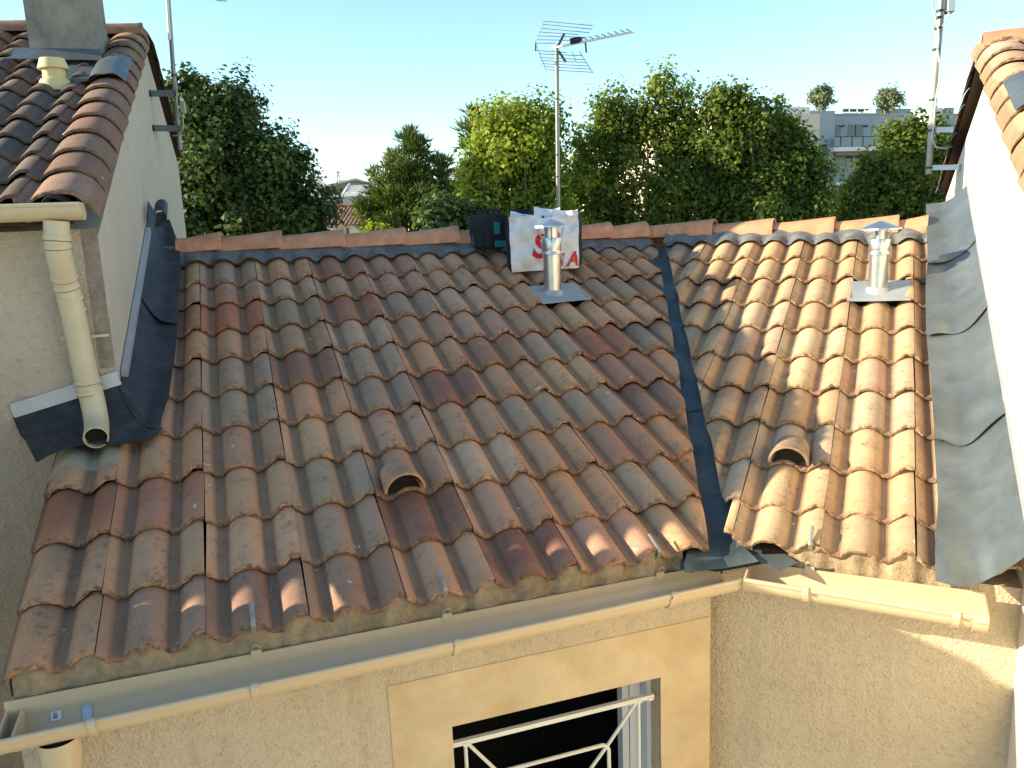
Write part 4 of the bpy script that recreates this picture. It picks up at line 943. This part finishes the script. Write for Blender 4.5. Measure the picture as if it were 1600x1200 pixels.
def right_mast():
    a, z = RHg.hit(1502, 202)
    def proj_(X): return 800+F*(X@CR)/(X@CF)
    base = RHg.pt(a, z, 0); d = min(np.linspace(.02, 1.2, 237), key=lambda q: abs(proj_(base+RHg.n*q)-1458)); P0 = base+RHg.n*d; Y = P0[1]
    lo, mi, tp = atY(1451, 272, Y), atY(1459, 150, Y), atY(1472, 0, Y); t2 = tp+(tp-mi)*1.2
    root = empty('aerial_mast', tuple(lo), 'pale aerial mast with white cables bracketed to the sunlit right gable', 'mast')
    MB().tube([lo, mi, tp, t2], .028, 14).obj('mast', M['mast_pale'], root, smooth=True)
    for x, y in ((1469, 17), (1467, 27.5), (1466, 44), (1463, 77), (1458, 156), (1455, 204), (1451, 262)):
        c = atY(x, y, Y); MB().lathe(c, [(.028, -.01), (.033, -.008), (.033, .008), (.028, .01)], 14, axis=mi-lo).obj('mast_clip', M['steel_dark'], root, smooth=True)
    for (x1, y1, x0, y0) in ((1460, 203, 1506, 202), (1456, 262, 1502, 261)):
        aa, zz = RHg.hit(x0, y0); MB().bar(RHg.pt(aa, zz), atY(x1, y1, Y), .045, .045).obj('wall_bracket', M['alu'], root)
    for pts in (((1457, -10), (1458, 12), (1462, 30), (1466, 45), (1467, 60), (1465, 78), (1469, 100), (1468, 125), (1462, 156), (1458, 200), (1456, 218), (1463, 230), (1478, 232), (1488, 228)), ((1483, 20), (1478, 32), (1472, 42))):
        MB().tube([atY(x, y, Y-.035) for x, y in pts], .008, 8).obj('cable', M['whitecable'], root, smooth=True)
    c = atY(1485, 2, Y-.02); MB().box(c, CR*.03, CF*.03, A(0, 0, .09)).obj('receiver_box', M['white'], root)
    MB().bar(atY(1470, 21, Y), atY(1483, 20, Y), .02, .02).obj('box_arm', M['steel_dark'], root)
right_mast()

# ================================================================== BACKGROUND BUILDINGS
def bldg(name, P0, label, cat='building'): return empty(name, (P0[0], P0[1], -EYE), label, cat)
# grey apartment block on the right
p0, p1 = atY(1258, 172, 70), atY(1480, 172, 74.4); psA = math.atan2(p1[1]-p0[1], p1[0]-p0[0]); AP = Pl(A(p0[0], p0[1], 0), psA)
apt = bldg('apartment_building', AP.pt(8, 0, -6), 'pale grey flat roofed apartment block with balconies above the right trees')
z172 = AP.hit(1300, 173)[1]; aW = lambda x, y=200, d=0: AP.hit(x, y, d)[0]
zz = lambda y, d=0, x=1340: AP.hit(x, y, d)[1]
mb = MB(); AP.box(mb, aW(1258.5), aW(1304), -EYE, z172, -12, 0); mb.obj('wall', M['conc'], apt)                       # projecting stair block
MB_ = MB(); AP.box(MB_, aW(1304)+.01, aW(1560), -EYE, zz(179, -1.6), -12, -1.6); MB_.obj('wall', M['conc'], apt)
AP.box(MB(), aW(1308, 176), aW(1560), zz(179, -1.5), zz(177.4, -1.5), -12, -1.5).obj('parapet', M['conc'], apt)
AP.box(MB(), aW(1240), aW(1258.5)-.01, -EYE, zz(171, -2, 1250), -8, -1.2).obj('wall', M['conc_white'], apt)
AP.box(MB(), aW(1222), aW(1240)-.01, -EYE, zz(180, -3, 1235), -9, -3).obj('wall', M['conc_warm'], apt)
AP.rect(MB(), 1231, 197, 1244, 213.5, -3.02, -2.96).obj('window', M['glass'], apt)
AP.rect(MB(), 1239, 213.5, 1263, 232, -.6+.9, .94).obj('balcony_screen', M['farglass'], apt)
AP.rect(MB(), 1238, 212.6, 1264, 214.0, .85, .98).obj('balcony_rail', M['steel_dark'], apt)
for x0, y0, x1, y1 in ((1306, 195, 1313.5, 213), (1325, 194.5, 1349, 213), (1407, 193, 1412, 213), (1430, 193, 1452, 213), (1322, 240, 1340, 262), (1392, 240, 1412, 262), (1306, 285, 1316, 305), (1325, 285, 1349, 305)):
    o = AP.rect(MB(), x0, y0, x1, y1, -1.62, -1.57).obj('window', M['glass'], apt)
    xm = (x0+x1)/2
    if x1-x0 > 12: AP.rect(MB(), xm-.5, y0, xm+.5, y1, -1.6, -1.54).obj('mullion', M['steel_dark'], o)
AP.rect(MB(), 1363, 195, 1384, 213, -1.62, -1.55).obj('window', M['farglass'], apt)
AP.rect(MB(), 1372, 195.3, 1379, 197.6, -1.5, -1.2).obj('awning', M['white'], apt)
for x in (1319.5, 1355.5): AP.rect(MB(), x-1.5, 195.5, x+1.5, 197.5, -1.6, -1.3).obj('wall_lamp', M['steel_dark'], apt)
sb = MB(); AP.rect(sb, 1303.5, 228.5, 1470, 235, -1.6, .9); sb.obj('balcony_slab', M['conc_white'], apt)
AP.rect(MB(), 1304, 282, 1470, 287, -1.6, .9).obj('balcony_slab', M['conc_white'], apt)
AP.rect(MB(), 1306, 236, 1470, 241, -1.58, .3).obj('loggia_shade_beam', M['conc_brown'], apt)
for x0, x1 in ((1304, 1313), (1314.5, 1331), (1332, 1348), (1349, 1366), (1367, 1384), (1385, 1402), (1403, 1420), (1421, 1440), (1441, 1460)):
    AP.rect(MB(), x0, 213.2, x1, 228, .82, .85).obj('balcony_screen', M['farglass'], apt)
    AP.rect(MB(), x1+.2, 212.5, x1+1.3, 228.5, .8, .88).obj('balcony_post', M['steel_dark'], apt)
AP.rect(MB(), 1303.5, 212.2, 1460, 213.3, .78, .9).obj('balcony_rail', M['steel_dark'], apt)
for x in (1322, 1330, 1338, 1346, 1354): AP.rect(MB(), x-3.6, 170.5, x+3.6, 174.5, -6, -5.8).obj('solar_panel', M['steel_dark'], apt)
AP.rect(MB(), 1316, 169.6, 1470, 170.3, -5.7, -5.6).obj('roof_rail', M['white'], apt)
AP.rect(MB(), 1316, 176.2, 1370, 177.4, -5.7, -1.6).obj('roof_edge', M['white'], apt)
for x in (1316, 1328, 1340, 1352, 1366, 1425, 1448): AP.rect(MB(), x-.4, 169.6, x+.4, 178, -5.7, -5.6).obj('roof_post', M['white'], apt)
AP.rect(MB(), 1368, 170.5, 1391, 179, -8, -4).obj('roof_box', M['conc_white'], apt)
AP.rect(MB(), 1391.5, 170, 1423, 179, -8, -3).obj('roof_box', M['conc'], apt)
AP.rect(MB(), 1462, 168.5, 1474, 195, -6, 1.0).obj('wall', M['conc_white'], apt)
AP.rect(MB(), 1474.5, 168, 1490, 195, -6, 1.1).obj('wall', M['conc'], apt)
AP.rect(MB(), 1224, 169.5, 1242, 170.2, -3.1, -3.0).obj('roof_rail', M['white'], apt)
for x in (1226, 1233, 1240): AP.rect(MB(), x-.3, 169.5, x+.3, 181, -3.1, -3.0).obj('roof_post', M['white'], apt)
AP.rect(MB(), 1280, 236, 1281.6, 420, .05, .2).obj('downpipe', M['white'], apt)
# sunlit wing behind the plane trees: its long side faces the sun
q0 = atY(905, 200, 82); q1 = atY(1112, 175, 62); psB = math.atan2(q1[1]-q0[1], q1[0]-q0[0]); BP = Pl(A(q0[0], q0[1], 0), psB)
wing = bldg('apartment_building', BP.pt(6, 0, -5), 'sunlit peach coloured apartment wing glimpsed through the plane trees')
zt = BP.hit(1104, 178)[1]; Lw = BP.hit(1112, 200)[0]
BP.box(MB(), 0, Lw, -EYE, zt, -10, 0).obj('wall', M['conc_warm'], wing)
BP.box(MB(), Lw*.62, Lw+.01, zt+.005, zt+.5, -9, -.3).obj('parapet', M['conc_white'], wing)
for fz in (zt-2.6, zt-5.4, zt-8.2):
    for fa in (.12, .3, .48, .66, .84): BP.box(MB(), Lw*fa-.6, Lw*fa+.6, fz-.2, fz+1.2, -.05, .012).obj('window', M['glass'], wing)
# distant low buildings left of the pine
def flat(name, x0, y0, x1, y1, Y, dep, m, label, cat='building', roof=None):
    P0 = atY(x0, y0, Y); P1 = atY(x1, y0, Y); pl = Pl(A(P0[0], Y, 0), 0.0); root = bldg(name, pl.pt(0, 0), label, cat)
    z = atY((x0+x1)/2, y0, Y)[2]; a1 = P1[0]-P0[0]
    pl.box(MB(), 0, a1, -EYE, z, -dep, 0).obj('wall', m, root); return root, pl, z, a1
b1, pl1, z1, a1 = flat('flat_roofed_building', 470, 308, 575, 322, 75, 14, M['conc'], 'low blue grey flat roofed building beyond the red tiled house')
pl1.box(MB(), -.2, a1+.2, z1+.003, z1+.25, -14, .2).obj('parapet', M['conc_white'], b1)
for k in range(7): pl1.box(MB(), .8+k*.9, 1.3+k*.9, z1+.255, z1+.255+random.uniform(.15, .45), -6, -5.4).obj('roof_unit', M['conc_white'], b1)
pl1.box(MB(), a1*.52, a1*.62, z1-.6, z1-.25, -.02, .02).obj('vent_grille', M['steel_dark'], b1)
P0, P1 = atY(504, 300, 110), atY(551, 284, 110)
b2 = bldg('sloped_roof_building', atY(520, 300, 110), 'brown clad building with a single sloping roof on the skyline left of the pine')
zl_, zh_ = atY(504, 295, 110)[2], atY(551, 282, 110)[2]; X0, X1 = P0[0], P1[0]
MB().add([A(X0, 110, -EYE), A(X1, 110, -EYE), A(X1, 110, zh_), A(X0, 110, zl_), A(X0, 122, -EYE), A(X1, 122, -EYE), A(X1, 122, zh_), A(X0, 122, zl_)], [(0, 1, 2, 3), (7, 6, 5, 4), (0, 4, 5, 1), (1, 5, 6, 2), (2, 6, 7, 3), (3, 7, 4, 0)]).obj('wall', M['conc_brown'], b2)
MB().bar(A(X0-.5, 116, zl_+.1), A(X1+.6, 116, zh_+.12), 14, .25, up=(0, 0, 1)).obj('roof', M['roof_grey'], b2)
MB().box(A((X0+X1)/2, 109.97, zl_-.4), A(1.6, 0, 0), A(0, .02, 0), A(0, 0, .35)).obj('window', M['glass'], b2)
b3, pl3, z3, a3 = flat('white_walled_building', 490, 292, 504.5, 310, 112, 10, M['conc_warm'], 'small sunlit cream building left of the brown clad one'); 
MB().add([pl3.pt(-.5, z3+.004, .3), pl3.pt(a3*1.25, z3+.004, .3), pl3.pt(a3*.5, z3+1.6, -3), pl3.pt(-.5, z3+1.6, -3)], [(0, 1, 2, 3)]).obj('roof', M['roof_grey'], b3)
b4, pl4, z4, a4 = flat('grey_roofed_building', 537, 303, 582, 310, 100, 3, M['conc_white'], 'long building with a pale grey pitched roof left behind the pine')
zz4 = atY(560, 289, 104)[2]
MB().add([pl4.pt(0, z4+.003, .2), pl4.pt(a4, z4+.003, .2), pl4.pt(a4, zz4, -4), pl4.pt(.25, zz4, -4)], [(0, 1, 2, 3)]).obj('roof', M['roof_grey'], b4)
MB().add([pl4.pt(-.01, z4, .25), pl4.pt(-.3, z4, .25), pl4.pt(-.05, zz4+.3, -4), pl4.pt(.24, zz4+.2, -4)], [(0, 1, 2, 3)]).obj('gable_edge', M['conc_white'], b4)
b5, pl5, z5, a5 = flat('white_walled_building', 690, 266, 722, 300, 80, 12, M['conc_white'], 'white building standing behind the pine on its right')
pl5.box(MB(), .3, a5, z5-1.6, z5-.9, -.02, .02).obj('window', M['glass'], b5)
# red tiled house
hx0, hx1 = 496, 585; Yh = 46
b6 = bldg('tiled_house', atY(535, 355, Yh), 'low cream house with a brown red tiled roof left of the pine', 'house')
e0, e1, r0, r1 = atY(hx0, 352, Yh), atY(hx1, 350, Yh), atY(hx0, 323, Yh+4.2), atY(hx1, 320, Yh+4.2)
for q in (e0, e1): q[2] = (e0[2]+e1[2])/2
zr_ = (r0[2]+r1[2])/2; n = int((e1[0]-e0[0])/.045); rows = [[], []]
for i in range(n+1):
    u = i/n; o = .035*(math.cos(u*(e1[0]-e0[0])/.22*2*pi))
    rows[0].append(A(e0[0]+(e1[0]-e0[0])*u, Yh, e0[2]+o)); rows[1].append(A(e0[0]+(e1[0]-e0[0])*u, Yh+4.2, zr_+o))
rf = MB().sheet(rows, .02).obj('roof', M['terracotta'], b6, smooth=True)
MB().tube([A(e0[0], Yh+4.2, zr_+.02), A(e1[0], Yh+4.2, zr_+.02)], .11, 8).obj('ridge', M['terracotta'], rf)
slab('rear_slope', [A(e0[0], Yh+4.25, zr_-.02), A(e1[0], Yh+4.25, zr_-.02), A(e1[0], Yh+8.4, e0[2]), A(e0[0], Yh+8.4, e0[2])], M['terracotta'], b6)
MB().box(A((e0[0]+e1[0])/2, Yh+4.2, (e0[2]-.06-EYE)/2), A((e1[0]-e0[0])/2-.1, 0, 0), A(0, 3.9, 0), A(0, 0, (e0[2]-.06+EYE)/2)).obj('wall', M['conc_warm'], b6)
wx = atY(543, 361, Yh+.28); MB().box(A(wx[0], Yh+.29, wx[2]-.1), A(.09, 0, 0), A(0, .02, 0), A(0, 0, .28)).obj('window', M['glass'], b6)
# pylon and street lamp
pb_ = atY(530, 292, 420); pt_ = atY(530, 266, 420); hp = pt_[2]+EYE
py = empty('pylon', (pb_[0], 420, -EYE), 'tiny lattice pylon on the skyline left of the pine', 'pylon')
mb = MB(); bx, top_ = pb_[0], pt_[2]
for s in (-1, 1):
    mb.bar(A(bx+s*2.2, 420, -EYE), A(bx+s*.4, 420, top_), .3, .3, up=(0, 1, 0))
for k in range(8):
    z0, z1_ = -EYE+hp*k/8, -EYE+hp*(k+1)/8; w0, w1 = 2.2-1.8*k/8, 2.2-1.8*(k+1)/8
    mb.bar(A(bx-w0, 420, z0), A(bx+w1, 420, z1_), .2, .2, up=(0, 1, 0)); mb.bar(A(bx+w0, 420, z0), A(bx-w1, 420, z1_), .2, .2, up=(0, 1, 0))
mb.obj('tower', M['conc'], py)
for z in (.72, .86, .97): MB().bar(A(bx-3.2, 420, -EYE+hp*z), A(bx+3.2, 420, -EYE+hp*z), .3, .3).obj('cross_arm', M['conc'], py)
lb = atY(593, 326, 30)
lp = empty('street_lamp', (lb[0], 30, -EYE), 'slim street lamp with a pale round head in front of the pine', 'street lamp')
MB().tube([A(lb[0], 30, -EYE), A(lb[0], 30, lb[2])], [.06, .045], 8).obj('post', M['steel_dark'], lp, smooth=True)
MB().lathe(A(lb[0], 30, lb[2]), [(.05, 0), (.13, .03), (.15, .08), (.09, .13), (0, .15)], 12).obj('lamp_head', M['white'], lp, smooth=True)

# tall wall added unseen outside the frame on the left: its top throws the low slanting shadow line on the right wall
K = FRt.pt(*FRt.hit(1440, 1015, WALL_R), WALL_R)+SUN*4.7; e1 = A(-.95, -.285, 0); e2 = A(.39, -.92, 0)
nb = empty('shadow_wall', (K[0], K[1], -EYE), 'tall cream wall added outside the view at left to cast a slanting shadow', 'wall')
c_ = A(K[0], K[1]-.10, 0)+e1*3.0+e2*.05
MB().box(c_+A(0, 0, (K[2]-.06-EYE)/2), e1*2.98, e2*.04, A(0, 0, (K[2]-.06+EYE)/2)).obj('wall', M['gable'], nb)
MB().box(c_+A(0, 0, K[2]-.03), e1*3.0, e2*.05, A(0, 0, .03)).obj('coping', M['mortar'], nb)
MB().box(A(K[0], K[1], K[2]-.10)+e1*.3+A(0, .06, 0), e1*.3, A(0, .17, 0), A(0, 0, .15)).obj('bracket', M['mortar'], nb)  # unseen block added to widen the shadow on the right wall

# ================================================================== TREES
def leaf_mesh(P_, size, asp, tone_, nrm, name):
    n = len(P_); d = rng.normal(size=(n, 3)); u = np.cross(nrm, d); u /= np.linalg.norm(u, axis=1, keepdims=True)+1e-9; w = np.cross(nrm, u)
    s = size*rng.uniform(.5, 1.7, (n, 1)); a, b = u*s*.5, w*s*.5*asp; dr = nrm*s*.12
    v = np.stack([P_-a-dr, P_-b+a*.1, P_+a-dr, P_+b+a*.1], 1).reshape(-1, 3)
    me = bpy.data.meshes.new(name); me.vertices.add(4*n); me.vertices.foreach_set('co', v.ravel())
    me.loops.add(4*n); me.loops.foreach_set('vertex_index', np.arange(4*n, dtype=np.int32))
    me.polygons.add(n); me.polygons.foreach_set('loop_start', np.arange(0, 4*n, 4, dtype=np.int32)); me.polygons.foreach_set('loop_total', np.full(n, 4, dtype=np.int32))
    at = me.attributes.new('tone', 'FLOAT', 'POINT'); at.data.foreach_set('value', np.repeat(np.clip(tone_, 0, 1), 4).astype(np.float32))
    me.update(calc_edges=True); me.validate(); return me
def tree(name, label, blobs, Y, m, leaf=.12, dens=1.0, sub=.42, cat='tree', thick=.22, lift=0., group=None, needles=False, zbase=None, tone_b=.0, depth=.8, fullness=1.):
    cs = []
    for (x, y, r) in blobs:
        c = atY(x, y, Y); R = r/F*Y; cs.append((c+A(0, rng.uniform(-.35, .35)*R, 0), R))
    c0 = sum(c*R for c, R in cs)/sum(R for c, R in cs)
    zb = -EYE if zbase is None else zbase
    root = empty(name, (c0[0], Y, zb), label, cat, group)
    Ps, Ts, Ns = [], [], []; tips = []
    for c, R in cs:
        n = max(4, int(9.5*dens*(R/sub)**2*fullness))
        dirs = rng.normal(size=(n, 3)); dirs /= np.linalg.norm(dirs, axis=1, keepdims=True)
        ph = rng.uniform(0, 6.3, 6); fq = rng.uniform(2.2, 5, (3, 6))
        wob = 1+(.22)*np.sin(dirs@fq+ph).sum(1, keepdims=True)/1.6
        rr = rng.uniform(.12, 1, (n, 1))**.5*np.clip(wob, .55, 1.45); cen = c+dirs*rr*R*A(1, depth, 1)
        tips += [cen[i] for i in range(0, n, max(1, n//5))]
        for q in cen:
            far = np.linalg.norm(q-c)/R; sr = sub*rng.uniform(.5, 1.15)*(1 if far < .95 else .6); k = int(70*dens*(sr/.36)**2*(.12/leaf)**1.4)
            if needles:
                nb = max(6, int(k*(leaf/.12)**1.4*.9)); d = rng.normal(size=(nb, 3)); d[:, 2] = np.abs(d[:, 2])+.35; o = (q-c)/(np.linalg.norm(q-c)+1e-6); d += o*.5; d /= np.linalg.norm(d, axis=1, keepdims=True)
                p = q+d*sr*rng.uniform(.2, 1, (nb, 1)); Ps.append(p); Ns.append(d)
            else:
                ax = (q-c)/(np.linalg.norm(q-c)+1e-6)+A(0, 0, .5); ax /= np.linalg.norm(ax); off = np.clip(rng.normal(size=(k, 3)), -1.7, 1.7)*sr*.42; off += ax*np.clip(rng.normal(size=(k, 1)), -1.5, 1.3)*sr*.42; p = q+off; Ps.append(p)
                nn = rng.normal(size=(k, 3))*.5+A(0, 0, .45)+off/sr*.7+(q-c)/R*.6; Ns.append(nn/np.linalg.norm(nn, axis=1, keepdims=True))
            tb = rng.uniform(.0, .85)+tone_b; Ts.append(rng.normal(tb, .11, len(Ps[-1])))
    P_, T_, N_ = np.vstack(Ps), np.concatenate(Ts), np.vstack(Ns)
    if needles:
        n = len(P_); d = N_; u = np.cross(d, rng.normal(size=(n, 3))); u /= np.linalg.norm(u, axis=1, keepdims=True); L_ = leaf*rng.uniform(.7, 1.3, (n, 1)); wv = u*.026
        v = np.stack([P_-wv, P_+wv, P_+d*L_+wv*.3, P_+d*L_-wv*.3], 1).reshape(-1, 3); me = leaf_mesh(P_, leaf, .5, T_, N_, 'crown'); me.vertices.foreach_set('co', v.ravel()); me.update()
    else: me = leaf_mesh(P_, leaf, .75, T_, N_, 'crown')
    cr = link('crown', me, root, None, m); cr['kind'] = 'stuff'
    H0 = c0[2]; tb_ = MB(); base = A(c0[0], Y, zb); fork = A(c0[0]+rng.uniform(-.2, .2), Y, zb+(H0-zb)*.55)
    tb_.tube([base, base*.5+fork*.5+A(.06, 0, 0), fork], [thick, thick*.8, thick*.62], 10); tk = tb_.obj('trunk', M['bark'], root, smooth=True)
    random.shuffle(tips)
    for tp_ in tips[:16]:
        m_ = fork*.5+tp_*.5+A(rng.uniform(-.25, .25), rng.uniform(-.2, .2), rng.uniform(.0, .3)); MB().tube([fork, m_, tp_], [thick*.4, thick*.2, thick*.05], 6).obj('limb', M['bark'], tk, smooth=True)
    return root
tree('plane_tree', 'dark leafy tree filling the gap right of the left gable', [(300, 170, 48), (345, 185, 50), (378, 165, 32), (290, 230, 70), (340, 250, 85), (400, 230, 48), (415, 270, 55), (300, 310, 80), (370, 320, 75), (440, 310, 62), (452, 262, 30), (478, 335, 42), (300, 380, 80), (400, 380, 80), (470, 385, 45), (366, 145, 18), (287, 140, 18)], 18.5, M['leaf_deep'], leaf=.09, dens=1.15)
tree('pine_tree', 'bushy pine with a pointed top between the far roofs and the plane trees', [(643, 216, 11), (638, 232, 17), (655, 234, 14), (648, 250, 24), (626, 250, 15), (668, 255, 17), (640, 272, 28), (610, 262, 10), (600, 275, 16), (585, 285, 10), (622, 285, 22), (668, 280, 18), (690, 268, 10), (700, 285, 16), (690, 297, 18), (645, 300, 30), (600, 305, 22), (575, 325, 12), (596, 325, 24), (660, 320, 34), (625, 330, 34), (580, 345, 24), (700, 325, 30), (640, 360, 45), (590, 372, 34)], 29, M['needle'], leaf=.17, dens=1.0, sub=.40, needles=True, thick=.25, fullness=1.1)
tree('plane_tree', 'bright yellow green tree directly behind the aerial mast', [(815, 185, 32), (775, 205, 34), (845, 205, 34), (800, 235, 55), (750, 235, 26), (765, 275, 48), (840, 265, 55), (740, 300, 34), (800, 320, 60), (860, 330, 55), (755, 350, 45), (820, 390, 70)], 19.5, M['leaf_lime'], leaf=.09, dens=1.1, tone_b=.12)
tree('round_shrub_tree', 'dark green tree low behind the tool bag', [(700, 325, 32), (735, 345, 34), (680, 350, 30), (715, 375, 45), (760, 375, 40)], 17, M['leaf_deep'], leaf=.11, thick=.12)
tree('cypress_tree', 'slender conifer top rising left of the bright tree', [(748, 188, 16), (742, 215, 20), (752, 245, 22), (745, 285, 24)], 24, M['needle'], leaf=.22, sub=.3, needles=True, thick=.12)
tree('plane_tree', 'tall gappy plane tree with pale walls showing through it', [(1045, 150, 32), (1010, 175, 36), (958, 170, 30), (940, 205, 38), (1075, 180, 34), (985, 215, 46), (1040, 225, 48), (920, 250, 40), (975, 275, 46), (1080, 235, 32), (1050, 290, 48), (905, 300, 42), (945, 330, 52), (1015, 345, 58), (1085, 330, 46), (940, 385, 60), (1050, 400, 60)], 20.5, M['leaf'], leaf=.09, dens=1.02, fullness=.85)
tree('plane_tree', 'dense dark plane tree in front of the grey apartment block', [(1150, 160, 26), (1130, 185, 36), (1175, 175, 34), (1205, 200, 36), (1130, 230, 50), (1190, 240, 56), (1240, 245, 40), (1120, 290, 56), (1180, 310, 64), (1240, 300, 50), (1275, 265, 26), (1272, 320, 32), (1140, 360, 60), (1220, 370, 60)], 20, M['leaf'], leaf=.09, dens=1.15, tone_b=-.06)
tree('plane_tree', 'smaller tree in front of the balconies beside the right mast', [(1435, 205, 30), (1395, 225, 30), (1462, 232, 32), (1420, 255, 46), (1365, 265, 34), (1340, 290, 34), (1380, 310, 46), (1450, 300, 50), (1325, 325, 26), (1420, 355, 60), (1345, 365, 50)], 21, M['leaf'], leaf=.09, dens=1.1, tone_b=.05)
tree('flowering_shrub', 'small yellowish bush at the foot of the pine', [(590, 357, 11), (578, 360, 9), (602, 360, 9), (590, 368, 14)], 24, M['leaf_lime'], leaf=.1, sub=.2, cat='shrub', thick=.05, tone_b=.4)
for x, y, r, lab in ((1285, 152, 17, 'olive tree on the roof terrace left of centre, above the stair block'), (1390, 152, 18, 'olive tree on the roof terrace at the right, above the solar panels'), (1122, 155, 20, 'olive tree on a far roof rising behind the dense plane tree')):
    Yt = 76 if x > 1200 else 74
    zb = atY(x, 173, Yt)[2]
    tree('olive_tree', lab, [(x, y-4, r*.85), (x-r*.4, y+2, r*.75), (x+r*.4, y+2, r*.75), (x, y+9, r*.7)], Yt, M['olive'], leaf=.17, sub=.4, dens=.9, zbase=zb-.3, thick=.1, group='olive trees in pots on the far roofs')

# lift everything from eye level to street level
for o in list(COL.objects):
    if o.parent is None: o.location.z += EYE
